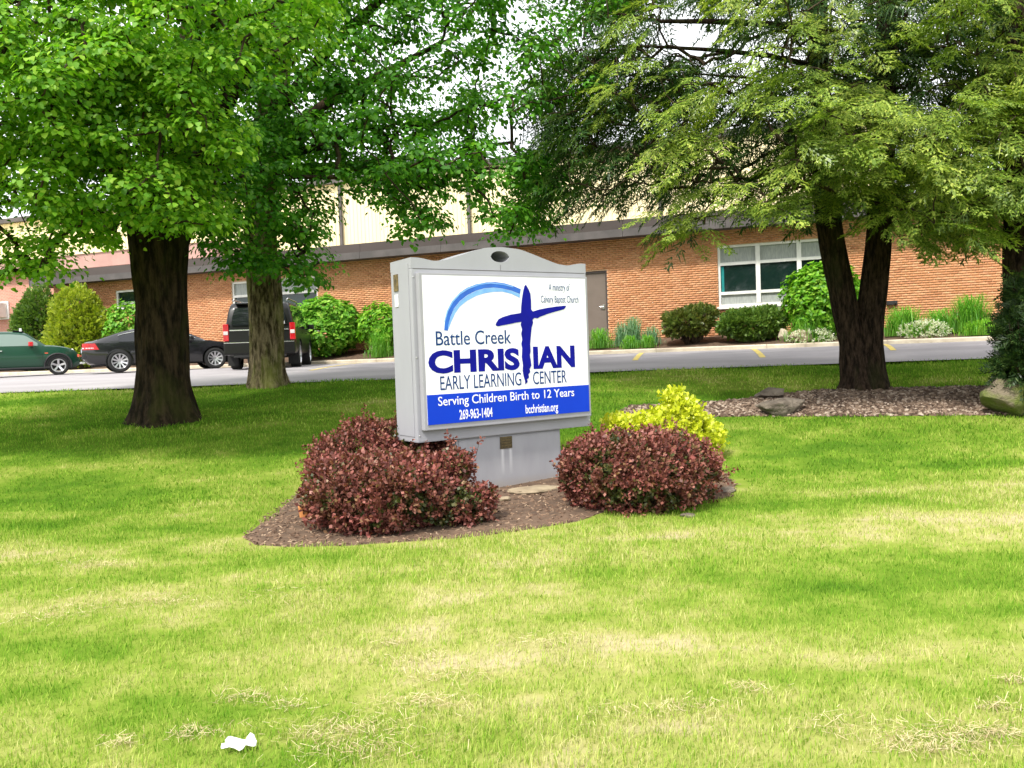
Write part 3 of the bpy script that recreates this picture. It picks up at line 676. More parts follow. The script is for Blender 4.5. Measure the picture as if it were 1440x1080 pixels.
# cream sided hall behind
hall = thing('cream_hall', 'tall cream ribbed metal hall rising behind the brick building', 'building', (3, 26, 0), -WANG)
HY = 9.2; HZ = 10.1; HX1 = wallp(1245, 250, HY)[0]; HX0 = -60.0
MB().box(HX0, HX1 - .02, HY + .05, HY + 24, 1.3, HZ - .05).build('wall_core', M['cream'], hall)
pw = 1.0; rib = [(0, 0), (.055, 0), (.075, -.03), (.115, -.03), (.135, 0), (.20, 0)]
rowsb = []; rowst = []
for j in range(5):
    for (u, v) in (rib if j == 4 else rib[:-1]):
        rowsb.append((j * .2 + u, v, 4.9)); rowst.append((j * .2 + u, v, HZ - .001))
pm = MB().grid([rowsb, rowst])
pme = bpy.data.meshes.new('siding_panel'); pme.from_pydata(pm.v, [], pm.f); pme.update(); pme.materials.append(M['cream'])
k = 0
while HX1 - (k + 1) * pw > HX0:
    o = bpy.data.objects.new('siding_panel', pme); o.parent = hall; C.objects.link(o); o.location = (HX1 - (k + 1) * pw, HY + .02 + (.004 if k % 2 else 0), 0); k += 1
hr = MB().prism([(HX0 - .3, HZ), (HX1 + .3, HZ), (HX1 + .3, HZ + .25), (HX0 - .3, HZ + .25)], HY - .25, HY + 24.3).build('roof', M['fascia2'], hall)
for px in (929, 660, 480):
    da = wallp(px, 290, HY)[0]
    MB().bbox(da - .07, da + .07, HY - .16, HY - .03, 5.0, HZ - .02, .02).build('downspout', M['fascia2'], hall)

# ================================================================== SIGN
STH = R(33)
S0 = at(583, 503, 8.3); S0[2] = 0
sign = thing('church_sign', 'large grey cabinet sign with blue and white face on a pedestal', 'sign', S0, STH)
SM = np.array([[math.cos(STH), -math.sin(STH), 0], [math.sin(STH), math.cos(STH), 0], [0, 0, 1]])
def sp(px, py, off=0.0):
    """(along, height) on the sign's front plane at a pixel"""
    lr = SM.T @ ray(px, py); lo = SM.T @ (np.array([0, 0, EYE]) - np.array([S0[0], S0[1], 0]))
    t = (off - lo[1]) / lr[1]; q = lo + lr * t
    return q[0], q[2]
SW, SD = 2.24, .49
zb, zt = .73, 2.60
MB().bbox(0, SW, 0, SD, zb, 2.505, .012).build('cabinet', M['signgrey'], sign)
# crest: shaped top with a hand hole
ss = np.linspace(0.0, SW, 121)
top = np.interp(ss, [0, .10, .26, .40, .55, .72, .88, 1.10, 1.34, 1.50, 1.68, 1.84, 1.98, 2.14, SW], [2.615, 2.615, 2.585, 2.60, 2.645, 2.70, 2.745, 2.762, 2.745, 2.70, 2.645, 2.60, 2.585, 2.615, 2.615])
ker = np.hanning(9); ker /= ker.sum(); tp = np.pad(top, 4, 'edge'); top = np.convolve(tp, ker, 'valid')
hc, hw, hh = 1.07, .115, .062
e = np.sqrt(np.clip(1 - ((ss - hc) / hw) ** 2, 0, 1))
low = 2.655 - hh * e * .95; upp = 2.655 + hh * e
split = np.minimum(2.655, top - .02); low = np.where(e > 0, low, split); upp = np.where(e > 0, upp, split)
cr = MB()
for i in range(len(ss) - 1):
    x0, x1 = ss[i], ss[i + 1]; hole = e[i] > 0 or e[i + 1] > 0
    for yq in (0.0, SD):
        cr.add([(x0, yq, 2.5051), (x1, yq, 2.5051), (x1, yq, low[i + 1]), (x0, yq, low[i])], [(0, 1, 2, 3)])
        cr.add([(x0, yq, upp[i]), (x1, yq, upp[i + 1]), (x1, yq, top[i + 1]), (x0, yq, top[i])], [(0, 1, 2, 3)])
    cr.add([(x0, 0, top[i]), (x1, 0, top[i + 1]), (x1, SD, top[i + 1]), (x0, SD, top[i])], [(0, 1, 2, 3)])
    if hole:
        cr.add([(x0, 0, upp[i]), (x1, 0, upp[i + 1]), (x1, SD, upp[i + 1]), (x0, SD, upp[i])], [(0, 3, 2, 1)])
        cr.add([(x0, 0, low[i]), (x1, 0, low[i + 1]), (x1, SD, low[i + 1]), (x0, SD, low[i])], [(0, 1, 2, 3)])
for x in (0, SW): cr.add([(x, 0, 2.5051), (x, SD, 2.5051), (x, SD, 2.615), (x, 0, 2.615)], [(0, 1, 2, 3)])
cr.build('crest', M['signgrey'], sign)
MB().box(-.006, -.0005, .06, .43, .79, 2.56).build('end_panel', M['signgrey'], sign)
MB().box(1.0705, 1.0735, -.002, .004, 2.508, 2.57).box(.02, SW - .02, -.0015, .003, 2.500, 2.506).build('seam', M['fascia2'], sign)
FP = .075                                   # the face box stands this proud of the cabinet
f0, z_fb = sp(588, 606, -FP); f1, z_ft = sp(818.5, 391, -FP)
f0 = max(f0, .045); z_ft = 2.455; z_fb = .855; f1 = SW - .045
face = MB().bbox(f0, f1, -FP, -.001, z_fb, z_ft, .008).build('face_frame', M['signside'], sign)
g0, g1, gb, gt = f0 + .035, f1 - .03, z_fb + .055, z_ft - .025
MB().box(g0, g1, -FP - .004, -FP - .0005, gb, gt).build('white_face', M['white'], face)
zbl = sp(595, 556, -FP)[1]; zbr = sp(822, 541.5, -FP)[1]; zband = (zbl + zbr) / 2
MB().box(g0 + .001, g1 - .001, -FP - .008, -FP - .0045, gb, zband).build('blue_band', M['blue'], face)
def text(body, name, m, x0, x1, zbase, zcap, bold=0.0, y=-FP - .0048, shear=0.0):
    cu = bpy.data.curves.new(name, 'FONT'); cu.body = body; cu.offset = bold; cu.shear = shear; cu.resolution_u = 4; cu.extrude = .002
    o = bpy.data.objects.new(name, cu); C.objects.link(o)
    cap = bpy.data.curves.new('cap', 'FONT'); cap.body = 'H'; oc = bpy.data.objects.new('cap', cap); C.objects.link(oc)
    dg = bpy.context.evaluated_depsgraph_get(); dg.update()
    me = bpy.data.meshes.new_from_object(o.evaluated_get(dg)); mc = bpy.data.meshes.new_from_object(oc.evaluated_get(dg))
    capv = np.array([v.co[:] for v in mc.vertices]); hcap = capv[:, 1].max()
    bpy.data.objects.remove(o); bpy.data.objects.remove(oc); bpy.data.meshes.remove(mc)
    n = len(me.vertices); co = np.zeros(n * 3, np.float32); me.vertices.foreach_get('co', co); co = co.reshape(-1, 3)
    xa, xb = co[:, 0].min(), co[:, 0].max()
    q = np.stack([x0 + (co[:, 0] - xa) / (xb - xa) * (x1 - x0), y - co[:, 2] * .6, zbase + co[:, 1] / hcap * (zcap - zbase)], -1)
    me.vertices.foreach_set('co', q.astype(np.float32).ravel()); me.update()
    return link(name, me, m, face)
def c3(x, y): return sp(540 + x / 4.8, 340 + y / 4.8, -FP)
def c4(x, y): return sp(540 + x / 4.8, 500 + y / 4.8, -FP)
def line(body, m, L, Rr, cap, conv=c3, bold=0.0, shear=0.0, y=-FP - .0048):
    """L, Rr: left and right baseline points; cap: cap-height point above L"""
    a, b, c = conv(*L), conv(*Rr), conv(*cap)
    zb_ = (a[1] + b[1]) / 2
    return text(body, 'lettering', m, a[0], b[0], zb_, zb_ + c[1] - a[1], bold, shear=shear, y=y)
line('Battle Creek', M['teal_navy'], (350, 700), (857, 685), (350, 605), bold=.004)
line('CHRIS', M['navy'], (300, 880), (916, 858), (300, 742), bold=.045)
line('IAN', M['navy'], (1008, 850), (1288, 838), (1008, 716), bold=.045)
line('EARLY LEARNING', M['teal_navy'], (380, 1000), (926, 970), (380, 907), bold=.001)
line('CENTER', M['teal_navy'], (1006, 961), (1232, 950), (1006, 876), bold=.001)
line('A ministry of', M['teal_navy'], (1110, 332), (1252, 330), (1110, 284), bold=-.004, shear=.12)
line('Calvary Baptist Church', M['teal_navy'], (1058, 412), (1311, 410), (1058, 365), bold=-.004, shear=.08)
line('Serving Children Birth to 12 Years', M['white'], (364, 336), (1281, 276), (364, 276), conv=c4, bold=.004, y=-FP - .0088)
line('269-963-1404', M['white'], (508, 430), (730, 412), (508, 368), conv=c4, bold=.012, y=-FP - .0088)
line('bcchristian.org', M['white'], (954, 388), (1172, 374), (954, 332), conv=c4, bold=.012, y=-FP - .0088)
def flat(name, pts, m, y, conv=c3, th=.003, parent=face):
    poly = [conv(*p) for p in pts]
    cu = bpy.data.curves.new(name, 'CURVE'); cu.dimensions = '2D'; cu.fill_mode = 'BOTH'; cu.extrude = th / 2
    sl = cu.splines.new('POLY'); sl.points.add(len(poly) - 1); sl.use_cyclic_u = True
    for q, (a_, z_) in zip(sl.points, poly): q.co = (a_, z_, 0, 1)
    o = bpy.data.objects.new(name, cu); C.objects.link(o); dg = bpy.context.evaluated_depsgraph_get(); dg.update()
    me = bpy.data.meshes.new_from_object(o.evaluated_get(dg)); bpy.data.objects.remove(o)
    me.transform(Matrix.Translation((0, y, 0)) @ Matrix.Rotation(R(90), 4, 'X')); me.update()
    return link(name, me, m, parent)
flat('cross_emblem', [(955, 290), (972, 318), (986, 352), (990, 400), (991, 458), (1003, 470), (1050, 456), (1100, 446), (1160, 437), (1222, 431), (1226, 437), (1214, 455), (1160, 470), (1100, 488), (1050, 507), (1034, 517), (1012, 514), (1000, 527), (1004, 546), (994, 580), (988, 640), (984, 690), (987, 740), (982, 765), (988, 800), (992, 835), (980, 860), (985, 880), (972, 893), (977, 915), (962, 930), (968, 945), (952, 962), (949, 935), (940, 905), (934, 870), (936, 830), (928, 780), (931, 720), (925, 690), (931, 660), (924, 620), (930, 590), (920, 560), (926, 541), (890, 546), (845, 556), (800, 564), (765, 571), (751, 563), (756, 546), (772, 522), (800, 508), (850, 492), (900, 484), (922, 480), (924, 440), (929, 385), (938, 330), (946, 300)], M['navy'], -FP - .0071)
flat('arc_band', [(405, 598), (408, 555), (418, 500), (438, 440), (468, 390), (512, 342), (560, 310), (620, 287), (690, 274), (750, 272), (810, 280), (870, 298), (921, 320), (916, 352), (860, 330), (800, 316), (740, 309), (680, 313), (620, 330), (560, 360), (510, 400), (470, 450), (445, 510), (432, 560), (428, 600)], M['arc1'], -FP - .0050)
flat('arc_inner_stripe', [(428, 602), (433, 560), (446, 512), (471, 452), (511, 402), (561, 362), (621, 332), (681, 315), (740, 311), (800, 318), (860, 332), (916, 354), (914, 378), (860, 352), (800, 337), (740, 338), (680, 347), (620, 366), (560, 398), (512, 436), (478, 484), (450, 545)], M['arc2'], -FP - .0047)  # lighter blue stripe printed inside the arc
flat('arc_outer_stripe', [(412, 540), (430, 470), (466, 405), (512, 355), (570, 318), (640, 292), (720, 282), (800, 290), (870, 308), (870, 301), (800, 284), (720, 275), (640, 284), (565, 310), (505, 348), (458, 400), (422, 468), (406, 540)], M['arc2'], -FP - .0059)  # thin light blue stripe printed along the arc's outer edge
# pedestal
ped0, ped1 = .47, 1.83
ped = MB().bbox(ped0, ped1, .05, SD - .06, -.05, zb - .0005, .012).build('pedestal', M['signgrey'], sign)
a0, zz0 = sp(704, 631.5, .03); a1, zz1 = sp(720, 613, .03)
def streakmat():
    """grey paint with two washed-out runs below the plaque and splash dirt along the foot"""
    m, nt, b, out = nodes('pedestal_paint'); L = nt.links
    def math_(op, a_, b_=None, c_=None, clamp=False):
        q = nt.nodes.new('ShaderNodeMath'); q.operation = op; q.use_clamp = clamp
        for i_, v in enumerate((a_, b_, c_)):
            if v is None: continue
            if isinstance(v, (int, float)): q.inputs[i_].default_value = v
            else: L.new(v, q.inputs[i_])
        return q.outputs[0]
    tc = nt.nodes.new('ShaderNodeTexCoord'); sx = nt.nodes.new('ShaderNodeSeparateXYZ'); L.new(tc.outputs['Object'], sx.inputs[0])
    n = noise(nt, 9, 5, .6, stretch=(1, 1, .25)); acc = None
    for xc in (a0 + .03, a1 - .02):
        d = math_('ABSOLUTE', math_('SUBTRACT', sx.outputs[0], xc)); k = math_('SUBTRACT', 1.0, math_('DIVIDE', d, .028), clamp=True); acc = k if acc is None else math_('ADD', acc, k, clamp=True)
    zf = math_('MULTIPLY', math_('LESS_THAN', sx.outputs[2], zz0), math_('SUBTRACT', 1.0, math_('DIVIDE', math_('SUBTRACT', zz0, sx.outputs[2]), .30), clamp=True))
    acc = math_('MULTIPLY', math_('MULTIPLY', acc, zf), math_('ADD', n.outputs['Fac'], .2))
    r = ramp(nt, [(.3, (.30, .302, .33)), (.7, (.335, .337, .365))]); L.new(n.outputs['Fac'], r.inputs[0])
    mx = nt.nodes.new('ShaderNodeMix'); mx.data_type = 'RGBA'; L.new(acc, mx.inputs[0]); L.new(r.outputs[0], mx.inputs[6]); mx.inputs[7].default_value = (.75, .75, .77, 1)
    dirt = math_('MULTIPLY', math_('SUBTRACT', 1.0, math_('DIVIDE', math_('SUBTRACT', sx.outputs[2], .13), .13), clamp=True), math_('MULTIPLY', n.outputs['Fac'], .9))
    m2 = nt.nodes.new('ShaderNodeMix'); m2.data_type = 'RGBA'; L.new(dirt, m2.inputs[0]); L.new(mx.outputs[2], m2.inputs[6]); m2.inputs[7].default_value = (.30, .24, .16, 1)
    L.new(m2.outputs[2], b.inputs['Base Color']); b.inputs['Roughness'].default_value = .5
    return m
MB().bbox(ped0 + .03, ped1 - .02, .040, .0495, .135, zb - .022, .004).build('pedestal_cover', streakmat(), ped)
for (sx_, sz_) in [(.022, .80), (.022, 1.6), (.022, 2.42), (SW - .022, .80), (SW - .022, 1.6), (SW - .022, 2.42)]:
    o = MB().lathe([(.0005, -.004), (.008, -.003), (.010, 0)], 10).build('screw', M['steel'], sign); o.location = (sx_, -.0005, sz_)
bp_ = MB().bbox(a0, a1, .030, .0395, zz0, zz1, .003).build('bronze_plaque', M['bronze'], sign)
for k in range(4): MB().box(a0 + .02, a1 - .02, .0280, .0297, zz0 + .03 + k * .03, zz0 + .036 + k * .03).build('plaque_line', M['brass'], bp_)
MB().bbox(-.016, -.0065, .295, .395, 2.30, 2.475, .003).build('brass_plaque', M['brass'], sign)
MB().lathe([(0.001, -.004), (.028, -.004), (.03, 0), (.001, 0)], 16).build('lock', M['bronze'], sign).matrix_local = Matrix.Translation((-.017, .345, 2.40)) @ Matrix.Rotation(R(90), 4, 'Z')
MB().bbox(-.014, -.0065, .305, .385, 2.135, 2.265, .003).build('white_notice', M['paper'], sign)

# flat stones under the pedestal
def rock(name, label, c, size, m, rz=0, seed=0, rough=.18, flat_=0, sink=.25):
    bm = bmesh.new(); bmesh.ops.create_icosphere(bm, subdivisions=4, radius=1)
    P = np.array([v.co[:] for v in bm.verts])
    d = 1 + rough * fbm(P + seed * 3.7, 1.3, 4)
    # planar facets, as on split fieldstone
    r2 = np.random.default_rng(seed)
    Q = P * d[:, None]
    for _ in range(13):
        n = unit(r2.normal(0, 1, 3)); h = r2.uniform(.55, .88); s = Q @ n; Q = Q - np.outer(np.clip(s - h, 0, None) * .93, n)
    Q = Q * (1 + .05 * fbm(P + seed, 4.0, 3))[:, None]
    Q = Q * np.array(size) / 2
    for v, q in zip(bm.verts, Q): v.co = q
    me = bpy.data.meshes.new(name); bm.to_mesh(me); bm.free()
    o = link(name, me, m, smooth=True); o.location = (float(c[0]), float(c[1]), float(c[2] + size[2] * (.5 - sink))); o.rotation_euler = (0, 0, rz)
    return tag(o, label, 'rock')
p = gp(752, 690); rock('stone_slab', 'flat tan stone slab poking out under the sign pedestal', p, (.72, .4, .10), M['slab'], R(28), 3, .25, sink=.45)
p = gp(708, 706); rock('small_stone', 'small pale stone lying beside the front left barberry', p, (.17, .12, .07), M['slab'], .3, 5, sink=.2)
p = gp(1022, 692); rock('small_stone', 'pale stone at the right edge of the mulch bed', p, (.22, .18, .09), M['stone'], .8, 6, sink=.3)
p = gp(968, 727); rock('small_stone', 'dark flat stone in the grass below the right barberry', p, (.16, .1, .05), M['stone'], .1, 9, sink=.3)
p = gp(1083, 560); rock('boulder', 'dark brown boulder, the higher of the two at the gravel edge', p, (.54, .40, .25), M['stone'], .2, 11, sink=.2)
p = gp(1100, 582); rock('boulder', 'long low grey boulder in front of the dark one on the gravel', p, (.90, .5, .30), M['stone'], .35, 12, sink=.2)
p = gp(1428, 583); rock('boulder', 'large mossy boulder under the dark yew at the right', p, (.92, .7, .68), M['mossy'], .3, 14, .22, sink=.16)

# ================================================================== TREES
def trunk_mesh(path, rad, nseg=96, step=.07, ridges=.06, flare=.6, seed=0, lobes=5, top_cap=True, zbase=None):
    path = np.array(path, float); seg = np.linalg.norm(np.diff(path, axis=0), axis=1); s = np.concatenate([[0], np.cumsum(seg)])
    n = max(6, int(s[-1] / step)); t = np.linspace(0, s[-1], n)
    # smooth interpolation
    Pt = np.stack([np.interp(t, s, path[:, k]) for k in range(3)], -1); k = max(3, n // 8) | 1
    Pp = np.pad(Pt, ((k // 2, k // 2), (0, 0)), 'edge'); Ps = np.stack([np.convolve(Pp[:, j], np.ones(k) / k, 'valid') for j in range(3)], -1)
    Ps[0] = Pt[0]; Ps[-1] = Pt[-1]
    rr = np.interp(t, s, rad)
    th = np.linspace(0, 2 * np.pi, nseg, endpoint=False)
    tan = unit(np.gradient(Ps, axis=0)); u = unit(np.cross(np.tile([0, 1.0, 0], (n, 1)), tan)); w = np.cross(tan, u)
    dirs = u[:, None] * np.cos(th)[None, :, None] + w[:, None] * np.sin(th)[None, :, None]
    Q = np.stack([np.tile(np.cos(th) * 2.4, (n, 1)) + seed, np.tile(np.sin(th) * 2.4, (n, 1)), np.tile((t * .55)[:, None], (1, nseg))], -1)
    d = 1 + ridges * (1.6 * np.abs(fbm(Q * np.array([1.9, 1.9, 1.0]), 1.0, 3)) - .5) + .05 * fbm(Q, .5, 2)
    if flare:
        hgt = t[:, None]; fl = np.exp(-hgt / .30) * flare * (1 + .35 * np.cos(lobes * th[None] + seed)) + np.exp(-hgt / 1.1) * flare * .25
        d = d + fl
    V = Ps[:, None] + dirs * (rr[:, None] * d)[..., None]
    idx = np.arange(n * nseg).reshape(n, nseg); nx_ = np.roll(idx, -1, 1)
    F = np.stack([idx[:-1], nx_[:-1], nx_[1:], idx[1:]], -1).reshape(-1, 4)
    return V.reshape(-1, 3), F
def branch_net(nodes0, clumps, rbase=.006, sides=4, jitter=.05, maxr=.14):
    """joins every clump to the nearest part of the tree already grown; thickness follows what a branch carries"""
    nodes = [np.array(p) for p in nodes0]; par = [-1] * len(nodes)
    cl = np.array(clumps); N0 = np.array(nodes0)
    dist = np.min(np.linalg.norm(cl[:, None] - N0[None], axis=2), axis=1)
    A = np.zeros((len(nodes) + len(cl), 3)); A[:len(nodes)] = N0; depth = np.zeros(len(A)); n = len(nodes)
    for i in np.argsort(dist):
        c = cl[i]; d = np.linalg.norm(A[:n] - c, axis=1) + .35 * depth[:n] + .25 * np.clip(A[:n, 2] - c[2], 0, None)
        j = int(np.argmin(d)); A[n] = c; depth[n] = depth[j] + np.linalg.norm(A[j] - c) * .5; par.append(j); n += 1
    cnt = np.ones(n)
    for i in range(n - 1, len(nodes0) - 1, -1): cnt[par[i]] += cnt[i]
    mb = MB()
    for i in range(len(nodes0), n):
        a, b = A[par[i]], A[i]; L = np.linalg.norm(b - a)
        if L < .03: continue
        m1 = a + (b - a) * .35 + np.array([0, 0, .08 * L]) + rng.normal(0, jitter * L, 3); m2 = a + (b - a) * .7 + np.array([0, 0, .06 * L]) + rng.normal(0, jitter * L, 3)
        r1 = min(maxr, rbase * math.sqrt(cnt[i]) * 1.1 + .003); r0 = min(maxr, rbase * math.sqrt(cnt[i] + 1) * 1.25 + .004)
        mb.tube([a, m1, m2, b], [r0, (r0 * 2 + r1) / 3, (r0 + 2 * r1) / 3, r1 * .9], sides, cap=False)
    class _B:
        def build(self, name, m, parent, fix=False): return tag(mb.build(name, m, parent, fix=fix), kind='stuff')
    return _B()
def crown_points(n, pxr, pyr, low, dr, ell, holes=(), thr=-.25, ns=.55, seed=0, ellmin=0.0):
    """points of a crown: inside an ellipsoid, above the lower outline of the foliage, with open gaps"""
    out = []; tot = 0; lx_ = [q[0] for q in low]; ly_ = [q[1] for q in low]
    c, r = np.array(ell[0]), np.array(ell[1])
    for _ in range(400):
        m = 4000
        px = rng.uniform(*pxr, m); py = rng.uniform(*pyr, m); d = rng.uniform(*dr, m)
        ok = py < np.interp(px, lx_, ly_)
        for (hx, hy, hr) in holes: ok &= ((px - hx) ** 2 + (py - hy) ** 2) > hr ** 2
        px, py, d = px[ok], py[ok], d[ok]
        if not len(px): continue
        rr = np.stack([(px - 720) / FPX, -(py - 540) / FPX, -np.ones(len(px))], -1) @ M3.T
        P = rr / rr[:, 1:2] * d[:, None]; P[:, 2] += EYE
        e = np.sum(((P - c) / r) ** 2, 1)
        ok = (e < 1) & (e > ellmin) & (vnoise(P + seed * 7.1, ns) > thr) & (P[:, 2] > 1.9)
        qx_, qy_ = project(P); ok &= (qy_ > -70) | (rng.random(len(P)) < .30)  # crown above the view thinned to let light down to the visible foliage
        out.append(P[ok]); tot += ok.sum()
        if tot >= n: break
    return np.concatenate(out)[:n]

LEAF_V = [(0, 0, 0), (.18, .46, .07), (.64, .34, .03), (1, 0, -.10), (.64, -.34, .03), (.18, -.46, .07)]
LEAF_F = [(0, 3, 2, 1), (0, 5, 4, 3)]
def leaf_clumps(cent, axis, per, rad, size, fill=.25):
    """clumps of overlapping leaves: flattened domes with drooping rims, tops turned to the light"""
    N = len(cent); k = per
    R0 = rng.uniform(*rad, N)[:, None, None]
    u = unit(rng.normal(0, 1, (N, k, 3))); u[..., 2] = np.where(u[..., 2] < -.25, -u[..., 2], u[..., 2])
    rr = np.where(rng.random((N, k, 1)) < fill, rng.uniform(.2, .8, (N, k, 1)), rng.uniform(.82, 1.12, (N, k, 1)))
    lump = 1 + .3 * vnoise(u * 1.7 + np.arange(N)[:, None, None] * 3.1, 1.3)[..., None]
    off = u * rr * lump * R0 * np.array([1, 1, .62]); off[..., 2] -= (np.linalg.norm(off[..., :2], axis=-1) ** 2) * .45
    P = (cent[:, None] + off).reshape(-1, 3); u = u.reshape(-1, 3)
    outd = P - np.array(axis); outd[:, 2] = 0; outd = unit(outd)
    nrm = unit(u * .75 + np.array([0, 0, .55]) + outd * .30 + rng.normal(0, .30, P.shape))
    dr = unit(u * np.array([1, 1, 0]) * .6 + outd * .25 + np.array([0, 0, -.75]) + rng.normal(0, .38, P.shape))
    dr = unit(dr - nrm * np.sum(dr * nrm, -1, keepdims=True))
    return scatter(LEAF_V, LEAF_F, frames(dr, nrm), rng.uniform(*size, len(P)), P)

# ---- near maple at the left
b1 = gp(232, 590)
maple = thing('maple_tree', 'big maple with very dark flaring trunk at the left', 'tree', b1)
t_top = at(222, 318, b1[1])
path = [b1 + [0, 0, -.15], b1 + [0, 0, .5], at(228, 430, b1[1]), t_top]
tv, tf = trunk_mesh(path, [.385, .37, .375, .44], seed=1.0, flare=.6, ridges=.12)
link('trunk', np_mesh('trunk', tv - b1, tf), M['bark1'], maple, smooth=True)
limbs = [(at(195, 300, b1[1] - .1), at(150, 190, b1[1] - .5), at(90, 20, b1[1] - .9), .27), (at(255, 300, b1[1]), at(262, 180, b1[1] - .2), at(275, -80, b1[1] + .2), .30), (at(235, 290, b1[1] + .25), at(330, 120, b1[1] + .9), at(420, -100, b1[1] + 1.2), .22), (at(225, 300, b1[1] - .3), at(215, 180, b1[1] - 1.2), at(190, 0, b1[1] - 1.8), .2)]
nodes0 = []
for k, (p0, p1, p2, r0) in enumerate(limbs):
    st = t_top + np.array([0, 0, -.35]) + (p0 - t_top) * .45
    tv, tf = trunk_mesh([st, p0, p1, p2], [r0, r0 * .95, r0 * .7, r0 * .35], nseg=24, step=.12, flare=0, seed=3.0 + k)
    link('limb', np_mesh('limb', tv - b1, tf), M['bark1'], maple, smooth=True)
    for t in np.linspace(.15, 1, 8): nodes0.append(p0 + (p1 - p0) * t); nodes0.append(p1 + (p2 - p1) * t)
LOW1 = [(-500, 470), (-200, 430), (-40, 415), (0, 398), (40, 402), (75, 385), (95, 345), (120, 335), (150, 345), (175, 300), (205, 325), (240, 335), (270, 320), (300, 335), (330, 320), (350, 280), (400, 120), (480, 0), (700, -200)]
H1 = [(110, 345, 20), (40, 255, 16), (285, 275, 12), (320, 110, 14), (225, 225, 14), (95, 205, 14), (60, 325, 14), (300, 130, 16), (320, 250, 16), (40, 330, 12)]
c1 = (b1[0] + .2, b1[1] - .6, 6.6)
cl1 = crown_points(640, (-420, 480), (-560, 420), LOW1, (8.6, 17.5), (c1, (5.4, 4.4, 5.6)), H1, -.30, .6, 1, .18)
cl1 = np.concatenate([cl1, crown_points(110, (40, 335), (60, 318), LOW1, (9.6, 12.2), (c1, (9, 9, 9)), H1, -.45, .6, 8), crown_points(60, (-60, 330), (-40, 150), LOW1, (9.2, 12.0), (c1, (9, 9, 9)), H1, -.5, .6, 9)])
V, F = leaf_clumps(cl1, b1, 122, (.24, .50), (.050, .088))
o = link('crown', np_mesh('crown', V - b1, F), M['maple'], maple); tag(o, kind='stuff')
o = branch_net(nodes0, cl1).build('branches', M['twig'], maple, fix=False); o.data.transform(Matrix.Translation(Vector(-b1)))

# ---- second maple, further back, mossy trunk
b2 = gp(378, 543)
maple2 = thing('maple_tree', 'maple with pale mossy furrowed trunk in front of the black car', 'tree', b2)
path = [b2 + [0, 0, -.15], b2 + [0, 0, .5], at(376, 440, b2[1]), at(366, 330, b2[1]), at(372, 200, b2[1]), at(392, 100, b2[1] + .1), at(402, -120, b2[1] + .2)]
tv, tf = trunk_mesh(path, [.285, .28, .28, .275, .26, .23, .14], seed=5.0, flare=.4, ridges=.16, nseg=120)
link('trunk', np_mesh('trunk', tv - b2, tf), M['bark2'], maple2, smooth=True)
nodes0 = []; tr = [at(372, 240, b2[1]), at(380, 170, b2[1]), at(392, 100, b2[1])]
limbs = [(tr[0], at(450, 150, b2[1] + .4), at(620, 60, b2[1] + .9), .15), (tr[1], at(470, 60, b2[1] - 1), at(600, -60, b2[1] - 2), .14), (tr[0], at(430, 210, b2[1] - 1), at(560, 190, b2[1] - 2), .10), (tr[2], at(330, 20, b2[1] + 1), at(280, -120, b2[1] + 2), .12), (tr[0], at(520, 230, b2[1] + 1), at(720, 200, b2[1] + 1), .10)]
for k, (p0, p1, p2, r0) in enumerate(limbs):
    tv, tf = trunk_mesh([p0, p1, p2], [r0, r0 * .7, r0 * .3], nseg=16, step=.15, flare=0, seed=13.0 + k)
    link('limb', np_mesh('limb', tv - b2, tf), M['bark1'], maple2, smooth=True)
    for t in np.linspace(.1, 1, 8): nodes0.append(p0 + (p1 - p0) * t); nodes0.append(p1 + (p2 - p1) * t)
for py in range(350, -120, -40): nodes0.append(at(372, py, b2[1]))
LOW2 = [(180, 260), (270, 335), (285, 360), (310, 372), (335, 385), (360, 388), (395, 382), (425, 405), (440, 408), (452, 350), (462, 285), (490, 272), (520, 280), (545, 300), (575, 325), (600, 330), (625, 290), (650, 275), (680, 300), (705, 335), (745, 325), (760, 295), (778, 290), (792, 250), (798, 200), (830, 150), (900, -40)]
H2 = [(700, 150, 13), (615, 62, 12), (655, 62, 9), (620, 142, 12), (722, 190, 22), (690, 185, 14), (748, 158, 18), (738, 140, 10), (480, 265, 16), (500, 320, 20), (545, 300, 10), (470, 310, 16), (685, 272, 12), (725, 40, 10), (440, 70, 8), (470, 4, 14), (560, 260, 9), (600, 210, 8), (440, 345, 10), (780, 85, 14), (660, 100, 9), (575, 320, 10), (415, 290, 12), (300, 300, 8)]
c2_ = (b2[0] + 2.2, b2[1] - .2, 6.8)
cl2 = crown_points(560, (190, 900), (-420, 440), LOW2, (12.2, 21), (c2_, (6.6, 4.3, 5.8)), H2, -.22, .6, 2, .10)
cl2 = np.concatenate([cl2, crown_points(75, (288, 452), (170, 410), LOW2, (13.6, 15.7), (c2_, (20, 20, 20)), H2, -.5, .6, 8), crown_points(60, (440, 792), (120, 300), LOW2, (13.5, 18.0), (c2_, (20, 20, 20)), H2, -.3, .7, 11), crown_points(34, (455, 790), (225, 338), [(q[0], q[1] + 26) for q in LOW2], (14, 17.0), (c2_, (20, 20, 20)), H2, -.2, 1.2, 15), crown_points(60, (330, 800), (-20, 140), LOW2, (13.5, 18.0), (c2_, (20, 20, 20)), H2, -.3, .7, 12)])
V, F = leaf_clumps(cl2, b2, 88, (.26, .55), (.062, .105))
o = link('crown', np_mesh('crown', V - b2, F), M['maple2'], maple2); tag(o, kind='stuff')
o = branch_net(nodes0, cl2).build('branches', M['twig'], maple2, fix=False); o.data.transform(Matrix.Translation(Vector(-b2)))

